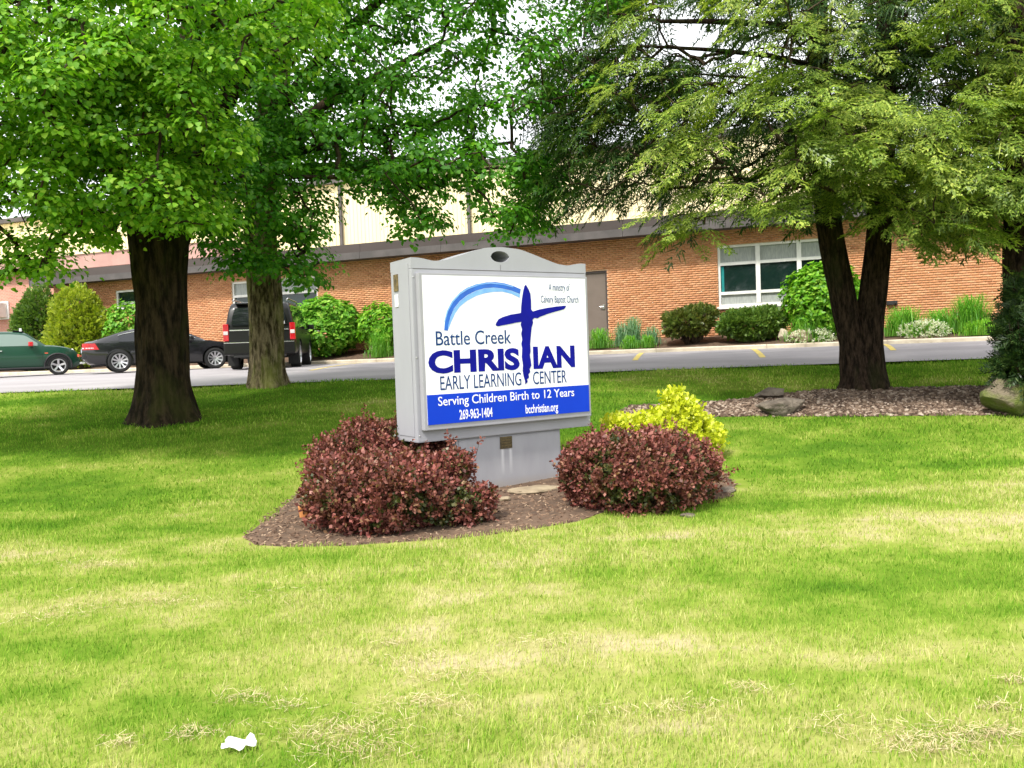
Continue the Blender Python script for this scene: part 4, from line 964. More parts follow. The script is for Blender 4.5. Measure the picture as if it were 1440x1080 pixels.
# ---- hemlocks
def frond(seed, n=10, nj=3):
    r = np.random.default_rng(seed); Q = []
    def kite(p, d, L, w, nz):
        d = unit(d); s = unit(np.cross([0, 0, 1.0], d)); m = p + d * L * .45
        Q.append([p, m + s * w + [0, 0, nz], p + d * L + [0, 0, -.12 * L], m - s * w + [0, 0, nz]])
    for i in range(n):
        x = (i + .6) / n; z = -.22 * x * x; p = np.array([x, .02 * math.sin(5 * x + seed), z])
        Lt = (.42 * (1 - x) ** .6 + .09) * r.uniform(.75, 1.15)
        for sgn in (-1, 1):
            if r.random() < .08: continue
            a = R(r.uniform(38, 62)); d = np.array([math.cos(a), sgn * math.sin(a), -.18 + r.normal(0, .12)])
            for j in range(nj):
                q = p + unit(d) * Lt * (.12 + .3 * j); ll = Lt * (.50 - .09 * j)
                for s2 in (-1, 1):
                    b = r.uniform(.55, .9) * s2
                    d2 = np.array([d[0] * math.cos(b) - d[1] * math.sin(b), d[0] * math.sin(b) + d[1] * math.cos(b), d[2] + r.normal(0, .12)])
                    kite(q, d2, ll * .62, .020, .006)
            kite(p, d, Lt, .016, 0)
    kite(np.array([.8, 0, -.14]), np.array([1, 0, -.4]), .26, .03, 0)
    V = np.array(Q).reshape(-1, 3); return V, np.arange(len(V)).reshape(-1, 4)
FR = [frond(s, 8) for s in range(5)]; FR2 = [frond(s + 9, 8, 1) for s in range(5)]
def fronds(P, axis, size, droop=.32, spread=.45, up=.8, templ=FR):
    parts = []; which = rng.integers(0, len(templ), len(P))
    for k, (tv_, tf_) in enumerate(templ):
        q = P[which == k]; n = len(q)
        if not n: continue
        outd = q - np.array(axis); outd[:, 2] = 0; outd = unit(outd)
        th = rng.normal(0, spread * 1.6, n); c, s = np.cos(th), np.sin(th)
        d = np.stack([outd[:, 0] * c - outd[:, 1] * s, outd[:, 0] * s + outd[:, 1] * c, -np.abs(rng.normal(droop, .22, n))], -1)
        nrm = unit(np.stack([rng.normal(0, .3, n), rng.normal(0, .3, n), np.full(n, up)], -1) + outd * .25)
        d = unit(d); nrm = unit(nrm - d * np.sum(nrm * d, -1, keepdims=True))
        parts.append(scatter(tv_, tf_, frames(d, nrm), rng.uniform(*size, n), q))
    return join(parts)
b3 = gp(1212, 546)
hem = thing('hemlock_tree', 'twin trunked hemlock with drooping yellow green sprays on the gravel', 'tree', b3)
fork = at(1210, 482, b3[1])
tv, tf = trunk_mesh([b3 + [0, 0, -.12], b3 + [-.03, 0, .5], fork + [-.15, .02, 0], at(1183, 400, b3[1]), at(1166, 330, b3[1]), at(1156, 200, b3[1]), at(1150, 60, b3[1]), at(1150, -300, b3[1])], [.27, .245, .20, .19, .185, .175, .15, .08], seed=21.0, flare=.3, ridges=.12)
link('trunk', np_mesh('trunk', tv - b3, tf), M['bark3'], hem, smooth=True)
tv, tf = trunk_mesh([b3 + [.12, -.02, -.12], b3 + [.12, -.02, .5], fork + [.12, 0, 0], at(1228, 400, b3[1]), at(1238, 320, b3[1]), at(1243, 180, b3[1] + .1), at(1250, -250, b3[1] + .2)], [.23, .215, .20, .195, .185, .165, .08], seed=24.0, flare=.3, ridges=.12)
link('trunk', np_mesh('trunk', tv - b3, tf), M['bark3'], hem, smooth=True)
LOW3 = [(740, 180), (775, 262), (800, 298), (840, 292), (860, 298), (900, 262), (925, 288), (945, 318), (975, 338), (1000, 320), (1015, 282), (1060, 285), (1100, 300), (1135, 318), (1160, 290), (1205, 280), (1235, 315), (1255, 300), (1290, 338), (1330, 315), (1365, 345), (1400, 320), (1430, 240), (1500, 150)]
H3 = [(985, 22, 34), (955, 20, 22), (1010, 50, 22), (955, 55, 18), (985, 62, 16), (1060, 95, 10), (1300, 30, 10), (1395, 50, 14), (1400, 110, 10), (905, 70, 10), (1085, 70, 12), (1040, 60, 14), (1290, 95, 8), (1330, 60, 8), (1290, 160, 7), (1415, 225, 22), (930, 245, 12)]
ax3 = b3
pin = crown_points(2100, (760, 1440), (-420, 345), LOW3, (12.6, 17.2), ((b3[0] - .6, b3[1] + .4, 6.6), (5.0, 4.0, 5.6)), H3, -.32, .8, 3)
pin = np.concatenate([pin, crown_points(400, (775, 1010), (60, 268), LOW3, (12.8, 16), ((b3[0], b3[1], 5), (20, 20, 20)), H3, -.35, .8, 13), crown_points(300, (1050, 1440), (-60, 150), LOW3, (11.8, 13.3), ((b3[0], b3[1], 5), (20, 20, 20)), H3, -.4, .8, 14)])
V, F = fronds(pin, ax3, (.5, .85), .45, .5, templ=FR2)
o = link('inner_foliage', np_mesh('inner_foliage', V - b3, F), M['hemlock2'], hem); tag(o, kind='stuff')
LOW3b = [(900, 200), (930, 300), (950, 335), (985, 350), (1000, 300), (1030, 290), (1060, 288), (1100, 300), (1135, 322), (1160, 300), (1205, 288), (1240, 325), (1258, 310), (1290, 345), (1330, 322), (1365, 350), (1400, 330), (1430, 250)]
TOPB = [(880, 120), (1030, 115), (1065, 90), (1095, 135), (1110, 150), (1160, 110), (1210, 110), (1290, 140), (1330, 110), (1420, 60)]
pf = crown_points(1500, (780, 1440), (-200, 352), LOW3b, (10.4, 13.4), ((b3[0] + .2, b3[1] - .2, 5.6), (4.6, 3.2, 4.4)), H3, -.05, 1.1, 4)
qx, qy = project(pf); pf = pf[(qy > np.interp(qx, [q[0] for q in TOPB], [q[1] for q in TOPB])) | (rng.random(len(pf)) < .3)]
V, F = fronds(pf, ax3, (.40, .75), .38, .45)
o = link('outer_foliage', np_mesh('outer_foliage', V - b3, F), M['hemlock'], hem); tag(o, kind='stuff')
nodes0 = [at(1152, py, b3[1]) for py in range(300, -300, -30)] + [at(1240, py, b3[1] + .1) for py in range(300, -250, -30)]
o = branch_net(nodes0, np.concatenate([pin[::2], pf[::2]]), .0035, maxr=.028).build('branches', M['twig'], hem, fix=False); o.data.transform(Matrix.Translation(Vector(-b3)))
# bare horizontal boughs against the sky
for pts, r in [([(1150, 40), (1080, 34), (1000, 30), (930, 30), (860, 18)], .07), ([(1155, 95), (1080, 78), (1000, 70), (930, 66), (870, 64)], .055), ([(1156, 120), (1060, 110), (980, 104), (900, 112)], .03), ([(1150, 35), (1180, 28), (1215, 12), (1240, -5)], .02)]:
    n = len(pts); MB().tube([Vector(at(px, py, b3[1] + .3 - .1 * i)) - Vector(b3) for i, (px, py) in enumerate(pts)], [r * (1 - .7 * i / (n - 1)) for i in range(n)], 8).build('bough', M['bark3'], hem, smooth=True)

b4 = at(1440, 560, 12.4); b4[2] = float(lawn_z(b4[0], b4[1]))
hem2 = thing('hemlock_tree', 'dark hemlock trunk cut by the right edge behind the yew', 'tree', b4)
tv, tf = trunk_mesh([b4 + [0, 0, -.12], at(1438, 470, 12.4), at(1434, 300, 12.4), at(1436, 100, 12.4), at(1445, -300, 12.4)], [.27, .24, .21, .18, .09], seed=31.0, flare=.3, ridges=.12)
link('trunk', np_mesh('trunk', tv - b4, tf), M['bark3'], hem2, smooth=True)
LOW4 = [(1290, -60), (1340, 120), (1370, 170), (1390, 335), (1420, 320), (1440, 300), (1520, 340), (1800, 330)]
pq = crown_points(520, (1300, 1760), (-380, 345), LOW4, (10.2, 15.2), ((b4[0] + .2, b4[1], 5.8), (3.2, 2.8, 4.8)), [(1415, 225, 20), (1395, 50, 10), (1400, 110, 10), (1410, 150, 9)], -.15, 1.0, 6)
V, F = fronds(pq, b4, (.45, .8), .4, .5)
o = link('crown', np_mesh('crown', V - b4, F), M['hemlock'], hem2); tag(o, kind='stuff')
o = branch_net([at(1437, py, 12.4) for py in range(330, -300, -40)], pq, .0035, maxr=.028).build('branches', M['twig'], hem2, fix=False); o.data.transform(Matrix.Translation(Vector(-b4)))

# ---- leafy trees beyond the building, seen through gaps on the right
for (px, d, w, h, lab) in [(1400, 46, 5.5, 9.5, 'sunlit pale green tree beyond the building, nearest the right edge'), (1310, 62, 7, 15, 'tall pale green tree beyond the building behind the hemlock'), (1090, 66, 8, 17, 'pale green tree beyond the cream hall roof, left of the hemlock trunks')]:
    b = at(px, 480, d); b[2] = 1.5
    t = thing('background_tree', lab, 'tree', b, group='trees beyond the building')
    tv, tf = trunk_mesh([(0, 0, -.2), (.1, 0, h * .3), (0, .1, h * .6), (0, 0, h * .85)], [.35, .3, .2, .06], nseg=12, step=.5, flare=.3)
    link('trunk', np_mesh('trunk', tv, tf), M['bark1'], t, smooth=True)
    q = rng.normal(0, 1, (420, 3)); q = unit(q) * (rng.uniform(.35, 1, (420, 1)) ** .6); q = q[vnoise(q + px, 2.0) > -.35]
    cc = q * np.array([w, w, h * .42]) + np.array([0, 0, h * .58])
    V, F = leaf_clumps(cc, (0, 0, 0), 14, (.5, 1.0), (.28, .45))
    o = link('crown', np_mesh('crown', V, F), M['fartree'], t); tag(o, kind='stuff')
    branch_net([(0, 0, h * f) for f in np.linspace(.25, .85, 10)], cc[::2], .012).build('branches', M['twig'], t, fix=False)

# ================================================================== SHRUBS
def kites(spec):
    Q = []
    for p, d, L, w, nrm in spec:
        p, d, nrm = np.array(p, float), unit(d), np.array(nrm, float); s = unit(np.cross(nrm, d)); m = p + d * L * .5
        Q.append([p, m + s * w, p + d * L, m - s * w])
    V = np.array(Q).reshape(-1, 3); return V, np.arange(len(V)).reshape(-1, 4)
def rosette(seed, n=7, w=.17):
    r = np.random.default_rng(seed); sp_ = []
    for i in range(n):
        x = .15 + .85 * i / (n - 1); a = i * 2.4 + seed; d = np.array([.55 - .1 * x + (.5 if i == n - 1 else 0), math.cos(a) * .8, math.sin(a) * .8])
        sp_.append(((x, 0, 0), d, r.uniform(.34, .55), w, np.cross(d, [1, 0, 0]) + np.array([1.0, 0, 0])))
    return kites(sp_)
def spray(seed, n=9, w=.035):
    r = np.random.default_rng(seed); sp_ = []
    for i in range(n):
        x = i / n
        for sg in (-1, 1):
            a = R(r.uniform(35, 60)); sp_.append(((x, 0, -.1 * x * x), (math.cos(a), sg * math.sin(a), r.normal(0, .15)), .38 * (1 - x) ** .5 + .12, w, (0, 0, 1)))
    sp_.append(((.85, 0, -.08), (1, 0, -.1), .3, w, (0, 0, 1)))
    return kites(sp_)
ROS = [rosette(s) for s in range(4)]; SPR = [spray(s, 6, .05) for s in range(4)]; SPR4 = [spray(s + 5, 4, .13) for s in range(4)]
LEAF3 = []
for s in range(3):
    r_ = np.random.default_rng(s); Vs = []; Fs = []
    for k in range(3):
        a = k * 2.09 + r_.uniform(-.4, .4); ca, sa = math.cos(a), math.sin(a); L = np.array(LEAF_V) * np.array([1, .8, 1])
        q = np.stack([L[:, 2] * .9 + .30 * L[:, 0] + .12 * k, L[:, 0] * ca - L[:, 1] * sa, L[:, 0] * sa + L[:, 1] * ca], -1)
        Vs.append(q); Fs.append(np.array(LEAF_F) + 6 * k)
    LEAF3.append((np.concatenate(Vs), np.concatenate(Fs)))
def lump_points(lumps, n, rmin=.72, seed=0, pocket=0.0):
    """points through the outer shell of a union of ellipsoids: (centre, radii); also outward directions"""
    L = [(np.array(c, float), np.array(r, float)) for c, r in lumps]
    wts = np.array([r[0] * r[1] + r[0] * r[2] + r[1] * r[2] for c, r in L]); wts /= wts.sum()
    P = []; D = []
    for (c, r), w in zip(L, wts):
        m = int(n * w * 1.6) + 8; u = unit(rng.normal(0, 1, (m, 3)))
        rad = (rmin + (1 - rmin) * rng.random((m, 1)) ** .45) * (1 + .16 * fbm(u * 2.2 + c + seed, 1.5, 2))[:, None]
        P.append(c + u * r * rad); D.append(unit(u / r))
    P = np.concatenate(P); D = np.concatenate(D)
    keep = P[:, 2] > .015
    if pocket: keep &= fbm(P + seed, 5.5, 2) > -pocket
    for c, r in L: keep &= np.sum(((P - c) / r) ** 2, 1) > .42
    P, D = P[keep], D[keep]
    k = rng.permutation(len(P))[:n]; return P[k], D[k]
def shoots(P, D, templ, size, up=.5, rnd=.35):
    parts = []; which = rng.integers(0, len(templ), len(P))
    for k, (tv_, tf_) in enumerate(templ):
        q, d0 = P[which == k], D[which == k]; n = len(q)
        if not n: continue
        d = unit(d0 + np.array([0, 0, up]) + rng.normal(0, rnd, (n, 3))); nr = unit(d0 + np.array([0, 0, .6]) + rng.normal(0, .4, (n, 3)))
        nr = unit(nr - d * np.sum(nr * d, -1, keepdims=True) + 1e-6)
        parts.append(scatter(tv_, tf_, frames(d, nr), rng.uniform(*size, n), q - d * .02))
    return join(parts)
def stems(lumps, n, r=.008, z0=0.0):
    mb = MB()
    cx_ = np.mean([np.array(c) for c, _ in lumps], axis=0)
    for i in range(n):
        c, rr = lumps[i % len(lumps)]; u = unit(rng.normal(0, 1, 3)); u[2] = abs(u[2]); tip = np.array(c) + u * np.array(rr) * .85
        b = np.array([cx_[0] + (tip[0] - cx_[0]) * .3, cx_[1] + (tip[1] - cx_[1]) * .3, z0 - .02]); m = (b + tip) / 2 + rng.normal(0, .03, 3)
        mb.tube([b, m, tip], [r, r * .7, r * .3], 5, cap=False)
    return mb
def bush(name, label, cat, base, lumps, templ, m, n, size, group=None, inner=None, ninner=0, nst=20, up=.5, rmin=.72, rnd=.35, part='foliage', st_r=.008, pocket=0.0):
    t = thing(name, label, cat, base, group=group)
    P, D = lump_points(lumps, n, rmin, seed=len(label), pocket=pocket)
    V, F = shoots(P, D, templ, size, up, rnd); o = link(part, np_mesh(part, V, F), m, t); tag(o, kind='stuff')
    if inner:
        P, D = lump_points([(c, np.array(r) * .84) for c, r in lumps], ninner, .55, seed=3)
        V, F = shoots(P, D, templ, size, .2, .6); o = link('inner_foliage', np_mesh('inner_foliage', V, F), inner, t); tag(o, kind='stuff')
    if pocket:
        P, D = lump_points(lumps, 90, .97, seed=11); D = unit(D + np.array([0, 0, .7])); mb = MB(); Q = []; QD = []
        for p_, d_ in zip(P, D):
            L_ = rng.uniform(.08, .2); e_ = p_ + d_ * L_ + rng.normal(0, .02, 3); mb.tube([p_ - d_ * .1, p_ + d_ * L_ * .5, e_], [.003, .0025, .0015], 4, cap=False)
            for f_ in (.35, .65, .95): Q.append(p_ + (e_ - p_) * f_); QD.append(d_)
        V, F = shoots(np.array(Q), np.array(QD), templ, (size[0] * .8, size[1] * .8), .3, .5); o = link('long_shoots', np_mesh('long_shoots', V, F), m, t); tag(o, kind='stuff')
        tag(mb.build('shoot_stems', M['twig'], t, fix=False), kind='stuff')
    if nst: stems(lumps, nst, st_r).build('stems', M['twig'], t, fix=False)
    return t
# barberries round the sign
def squash(l, f, w=1.0): return [((c[0] * w, c[1], c[2] * f), (r[0] * w, r[1], r[2] * f)) for c, r in l]
def ragged(l, n, seed, w=.16):
    """small knots of growth standing out of the main mass"""
    r_ = np.random.default_rng(seed); out = list(l)
    for _ in range(n):
        c, r = l[r_.integers(len(l))]; u = unit(r_.normal(0, 1, 3)); u[2] = abs(u[2]) * .8
        k = r_.uniform(.7, 1.3) * w; out.append((tuple(np.array(c) + u * np.array(r) * .88), (k, k, k * .8)))
    return out
b = gp(540, 757)
bush('barberry_bush', 'low spreading red barberry in front of the sign, at its left corner', 'shrub', b + [0, .55, 0],
     ragged(squash([((-.40, .0, .46), (.52, .55, .46)), ((.06, -.05, .50), (.50, .55, .46)), ((.52, .05, .27), (.36, .42, .30)), ((-.05, .3, .55), (.55, .45, .38)), ((-.62, .15, .50), (.30, .4, .34)), ((.60, .22, .66), (.09, .10, .13)), ((.80, .02, .16), (.22, .25, .17)), ((-.1, -.3, .25), (.45, .25, .26))], .66, .86), 26, 1, .11),
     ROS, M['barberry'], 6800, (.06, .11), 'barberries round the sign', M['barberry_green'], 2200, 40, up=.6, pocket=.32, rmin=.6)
b = gp(512, 668); b = at(512, 668, 8.9); b[2] = float(lawn_z(b[0], b[1]))
bush('barberry_bush', 'red barberry behind the sign cabinet, half hidden at its left', 'shrub', b,
     ragged(squash([((.0, 0, .48), (.48, .45, .42)), ((.35, .1, .58), (.42, .42, .36)), ((-.22, .05, .34), (.32, .4, .36)), ((.7, .1, .35), (.4, .4, .35))], .86), 12, 2, .11),
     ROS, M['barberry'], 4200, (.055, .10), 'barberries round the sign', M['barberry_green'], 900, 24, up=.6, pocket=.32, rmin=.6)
b = gp(914, 727)
bush('barberry_bush', 'rounded red barberry at the right of the sign pedestal', 'shrub', b + [0, .55, 0],
     ragged(squash([((-.38, .0, .44), (.46, .5, .44)), ((.05, -.05, .46), (.52, .55, .45)), ((.42, .05, .44), (.44, .5, .42)), ((.0, .3, .52), (.6, .45, .36)), ((-.55, .1, .28), (.3, .35, .28)), ((.62, .1, .3), (.28, .35, .28)), ((.05, -.3, .26), (.5, .28, .26))], .76, .84), 22, 3, .10),
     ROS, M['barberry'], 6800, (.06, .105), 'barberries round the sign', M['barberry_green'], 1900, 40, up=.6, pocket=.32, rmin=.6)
b = at(947, 640, 9.9); b[2] = float(lawn_z(b[0], b[1]))
bush('golden_shrub', 'bright yellow green shrub rising behind the right barberry', 'shrub', b,
     ragged(squash([((-.02, 0, .46), (.34, .30, .26)), ((.10, 0, .74), (.19, .2, .18)), ((-.25, 0, .50), (.24, .24, .17)), ((.30, 0, .40), (.22, .26, .24)), ((-.62, .05, .48), (.20, .2, .12)), ((.48, .05, .26), (.12, .18, .18)), ((.03, 0, .92), (.07, .09, .09))], .72, .92), 16, 7, .08),
     ROS, M['gold'], 1500, (.08, .15), None, None, 0, 26, up=.7, rmin=.5)
# dark yew at the right edge
b = at(1468, 575, 11.2); b[2] = float(lawn_z(b[0], b[1]))
bush('yew_bush', 'dark needled yew leaning in at the right edge above the boulder', 'shrub', b,
     [((.0, 0, 1.35), (.42, .5, .55)), ((-.05, -.1, .75), (.5, .5, .5)), ((.1, 0, .3), (.5, .5, .45)), ((-.38, -.1, 1.15), (.24, .3, .22)), ((-.42, -.1, .6), (.22, .3, .25)), ((.5, .1, .9), (.6, .5, .8))],
     SPR, M['yewdark'], 3400, (.12, .24), None, None, 0, 26, up=.1, rmin=.5, st_r=.015)
# foundation planting along the brick wall
def bedp(px, off):
    """a spot in the planting bed seen at this pixel column, off metres in front of the wall"""
    r = ray(px, 480); lr = WMi[:3, :3] @ r; lo = WMi[:3, :3] @ np.array([0, 0, EYE]) + WMi[:3, 3]
    t = (-off - lo[1]) / lr[1]; q = np.array([0, 0, EYE]) + r * t
    f = 1 - (off + .0) / KB; q[2] = 1.585 + .35 * min(1, max(0, f) * 1.1) - .01; return q
def sized(px0, px1, ytop, off):
    """base point, half width and height of a plant spanning these pixels"""
    b = bedp((px0 + px1) / 2, off); w = (px1 - px0) / FPX * b[1] / 2; z = at((px0 + px1) / 2, ytop, b[1])[2]
    return b, w, z - b[2]
b, w, h = sized(22, 92, 404, 1.3)
bush('clipped_yew', 'dark green clipped mound against the far left brick wing', 'shrub', b, [((0, 0, h * .30), (w * .98, w * .9, h * .46)), ((.05, 0, h * .52), (w * .80, w * .75, h * .46)), ((-w * .3, 0, h * .42), (w * .6, w * .7, h * .42))], SPR4, M['yew'], 4600, (.13, .22), 'foundation shrubs', M['yewdark'], 900, 8)
b, w, h = sized(66, 160, 404, 1.2)
bush('clipped_yew', 'golden green clipped mound behind the gap between the two parked cars', 'shrub', b, [((0, 0, h * .30), (w * .98, w * .9, h * .44)), ((-.05, 0, h * .54), (w * .74, w * .7, h * .44)), ((w * .35, 0, h * .38), (w * .6, w * .7, h * .40))], SPR4, M['yewgold'], 5000, (.13, .22), 'foundation shrubs', M['yew'], 900, 8)
b, w, h = sized(150, 212, 424, 1.1)
bush('leafy_bush', 'bright green bush behind the black coupe beside the dark trunk', 'shrub', b, [((0, 0, h * .5), (w, w * .8, h * .5))], LEAF3, M['hydrangea'], 1100, (.08, .14), 'foundation shrubs', None, 0, 8)
b, w, h = sized(408, 512, 418, 1.05)
bush('broadleaf_bush', 'large bright broadleaf bush beside the black sport utility vehicle', 'shrub', b, [((-w * .1, 0, h * .42), (w * .9, .9, h * .44)), ((w * .05, 0, h * .68), (w * .75, .75, h * .33)), ((-w * .45, 0, h * .6), (w * .5, .7, h * .34)), ((w * .55, 0, h * .5), (w * .45, .7, h * .36))], LEAF3, M['hydrangea'], 2500, (.085, .15), 'foundation shrubs', M['boxwood'], 300, 12)
b, w, h = sized(506, 566, 428, 1.0)
bush('broadleaf_bush', 'smaller broadleaf bush partly behind the left edge of the sign', 'shrub', b, [((0, 0, h * .55), (w, .7, h * .46)), ((w * .3, 0, h * .4), (w * .8, .7, h * .4))], LEAF3, M['boxwood'], 1500, (.08, .14), 'foundation shrubs', None, 0, 10)
b, w, h = sized(934, 1011, 431, 1.25)
t = bush('juniper_bush', 'gnarled brownish juniper with bare crooked stems by the brick wall', 'shrub', b, [((-w * .1, 0, h * .60), (w * .9, .7, h * .32)), ((w * .3, 0, h * .76), (w * .62, .55, h * .24)), ((-w * .55, 0, h * .42), (w * .42, .5, h * .2)), ((w * .1, -.1, h * .45), (w * .5, .5, h * .22))], SPR4, M['juniper'], 2400, (.10, .18), 'foundation shrubs', M['twig'], 500, 14, rmin=.55, st_r=.02)
mb = MB()
for k in range(5):
    a = rng.uniform(-1, 1); mb.tube([(a * .1, 0, -.03), (a * .35, -.1, h * .12), (a * .3 + .1, -.05, h * .25), (a * w * .8, 0, h * .5)], [.06, .05, .04, .02], 7)
mb.build('crooked_stem', M['twig'], t)
b, w, h = sized(1012, 1102, 434, 1.2)
bush('juniper_bush', 'low dense green juniper under the white framed window', 'shrub', b, [((0, 0, h * .48), (w * .95, .7, h * .46)), ((-w * .35, 0, h * .55), (w * .6, .6, h * .36)), ((w * .45, 0, h * .62), (w * .5, .6, h * .36))], SPR4, M['yew'], 3200, (.10, .18), 'foundation shrubs', M['juniper'], 500, 10)
b, w, h = sized(1104, 1214, 370, 1.05)
bush('round_bush', 'large rounded bright green bush covering the right end of the window', 'shrub', b, [((0, 0, h * .50), (w, 1.0, h * .50)), ((.05, 0, h * .68), (w * .8, .8, h * .34))], LEAF3, M['boxwood'], 3200, (.07, .12), 'foundation shrubs', M['boxwood'], 500, 12)

# strap-leaved clumps and small flowers in the bed
def tuft(label, px0, px1, ytop, off, m, n=160, cat='plant', name='leafy_clump', curve=.6):
    n = int(n * 1.7); b, w, h = sized(px0, px1, ytop, off); t = thing(name, label, cat, b, group='small plants in the foundation bed')
    p = rng.normal(0, .42, (n, 2)) * np.array([w, min(w, .35)]); th = rng.uniform(0, 2 * np.pi, n)
    out = np.stack([np.cos(th), np.sin(th), 0 * th], -1); side = np.stack([-np.sin(th), np.cos(th), 0 * th], -1)
    hh = h * rng.uniform(.35, 1.15, n) * np.clip(1.15 - .75 * (np.abs(p[:, 0]) / w) ** 1.5, .25, 1.2); B = np.column_stack([p, 0 * th - .02]); up = np.array([0, 0, 1.0]); ww = rng.uniform(.005, .010, n)
    m1 = B + up * (hh * .6)[:, None] + out * (hh * .18 * curve)[:, None]; m2 = B + up * hh[:, None] + out * (hh * .5 * curve)[:, None]; tp_ = B + up * (hh * .85)[:, None] + out * (hh * .85 * curve)[:, None]
    sv = side * ww[:, None]
    V = np.stack([B - sv * .6, B + sv * .6, m1 + sv, m1 - sv, m2 + sv * .8, m2 - sv * .8, tp_ + sv * .1, tp_ - sv * .1], 1)
    F = np.array([[0, 1, 2, 3], [3, 2, 4, 5], [5, 4, 6, 7]])[None] + (np.arange(n) * 8)[:, None, None]
    o = link('leaves', np_mesh('leaves', V.reshape(-1, 3), F.reshape(-1, 4)), m, t); tag(o, kind='stuff'); return t
tuft('arching grass clump between the broadleaf bush and the sign', 514, 556, 470, 1.65, M['tuft'], 220)
tuft('low green clump at the foot of the brown door', 824, 864, 466, 1.5, M['tuft'], 260)
tuft('blue green clump just right of the door', 862, 888, 458, 1.3, M['bluetuft'], 160, curve=.3)
tuft('taller blue green feathery clump near the door', 876, 906, 452, 1.15, M['bluetuft'], 240, curve=.35)
tuft('low bright clump by the kerb under the blue green plants', 872, 900, 474, 1.75, M['tuft'], 200)
tuft('low bright clump by the kerb, left of the gnarled juniper', 898, 922, 473, 1.7, M['tuft'], 180)
tuft('blue green wispy clump left of the gnarled juniper', 900, 932, 462, 1.2, M['bluetuft'], 140, curve=.4)
tuft('daylily clump in front of the large round bush', 1104, 1172, 448, 1.6, M['tuft'], 420)
tuft('daylily clump just right of the hemlock trunk', 1240, 1302, 438, 1.35, M['tuft'], 420)
tuft('tall daylily clump against the wall on the right', 1330, 1402, 424, 1.1, M['tuft'], 480)
tuft('daylily clump between the pale flowers and the wall', 1296, 1346, 440, 1.2, M['tuft'], 320)
tuft('low green ground cover by the kerb at the right', 1346, 1420, 452, 1.7, M['hydrangea'], 380)
def flowers(label, px0, px1, ytop, off, n=260):
    b, w, h = sized(px0, px1, ytop, off)
    bush('pale_flower_patch', label, 'flowers', b, [((0, 0, h * .4), (w, .35, h * .6)), ((w * .4, 0, h * .35), (w * .6, .3, h * .5))], ROS, M['pale'], n, (.06, .11), 'small plants in the foundation bed', M['hydrangea'], 60, 0, rmin=.4)
flowers('pale flowering patch right of the hemlock trunk', 1262, 1334, 452, 1.75)
flowers('pale flowering patch left of the hemlock trunk near the rock', 1108, 1172, 464, 1.9, 200)
b = bedp(1128, 1.85); rock('bed_stone', 'rounded tan stone in the planting bed below the round bush', b, (.75, .5, .42), M['slab'], .1, 17, sink=.2)
b = bedp(1101, 1.5); rock('bed_stone', 'small pale block beside the green juniper', b, (.3, .3, .4), M['kerb'], .1, 19, .05, sink=.1)

# small things on the ground
b = gp(338, 1055)
t = MB()
rows = []
for i in range(9):
    row = []
    for j in range(6):
        u, v = i / 8 - .5, j / 5 - .5
        x = u * .125 + .007 * math.sin(v * 6 + i * 1.1); y = v * (.052 + .014 * math.sin(i * 1.9)) + .008 * math.sin(i * 1.1)
        row.append((x, y, .040 + .007 * math.sin(i * 1.3 + j) + .006 * math.cos(j * 2.9 + i * 1.7)))
    rows.append(row)
t.grid(rows); o = t.build('paper_scrap', M['paper'], smooth=True); o.location = tuple(b); o.rotation_euler = (R(24), 0, R(8))
so = o.modifiers.new('thick', 'SOLIDIFY'); so.thickness = .002
tag(o, 'crumpled white paper scrap lying on the lawn', 'litter')
b = gp(555, 752)
t = thing('plant_marker', 'thin white stake in front of the left barberry', 'stake', b)
MB().tube([(0, 0, -.03), (.002, 0, .10), (.004, 0, .17)], [.004, .004, .003], 6).build('stake', M['paper'], t)
b = at(427, 712, 7.75); b[2] = float(lawn_z(b[0], b[1]))
t = thing('clay_pot_shard', 'small orange clay shard tucked beside the left barberry', 'shard', b, R(20))
rows = []
for i in range(6):
    z = i / 5 * .13; rows.append([((.05 + z * .12) * math.cos(a_), (.05 + z * .12) * math.sin(a_), z) for a_ in np.linspace(-2.6, -.5, 9)])
o = MB().grid(rows).build('shard_wall', M['terracotta'], t, smooth=True); so = o.modifiers.new('thick', 'SOLIDIFY'); so.thickness = .01

# ================================================================== VEHICLES (local: x forward, y left, z up)
def pchip(x, xp, yp):
    xp = np.array(xp, float); yp = np.array(yp, float); o_ = np.argsort(xp); xp, yp = xp[o_], yp[o_]
    h = np.diff(xp); d = np.diff(yp) / h; m = np.zeros(len(xp))
    for i in range(1, len(xp) - 1):
        if d[i - 1] * d[i] > 0: w1, w2 = 2 * h[i] + h[i - 1], h[i] + 2 * h[i - 1]; m[i] = (w1 + w2) / (w1 / d[i - 1] + w2 / d[i])
    m[0], m[-1] = d[0], d[-1]
    x = np.clip(np.asarray(x, float), xp[0], xp[-1]); i = np.clip(np.searchsorted(xp, x) - 1, 0, len(h) - 1); t = (x - xp[i]) / h[i]
    return yp[i] * (1 + 2 * t) * (1 - t) ** 2 + m[i] * h[i] * t * (1 - t) ** 2 + yp[i + 1] * t * t * (3 - 2 * t) + m[i + 1] * h[i] * t * t * (t - 1)
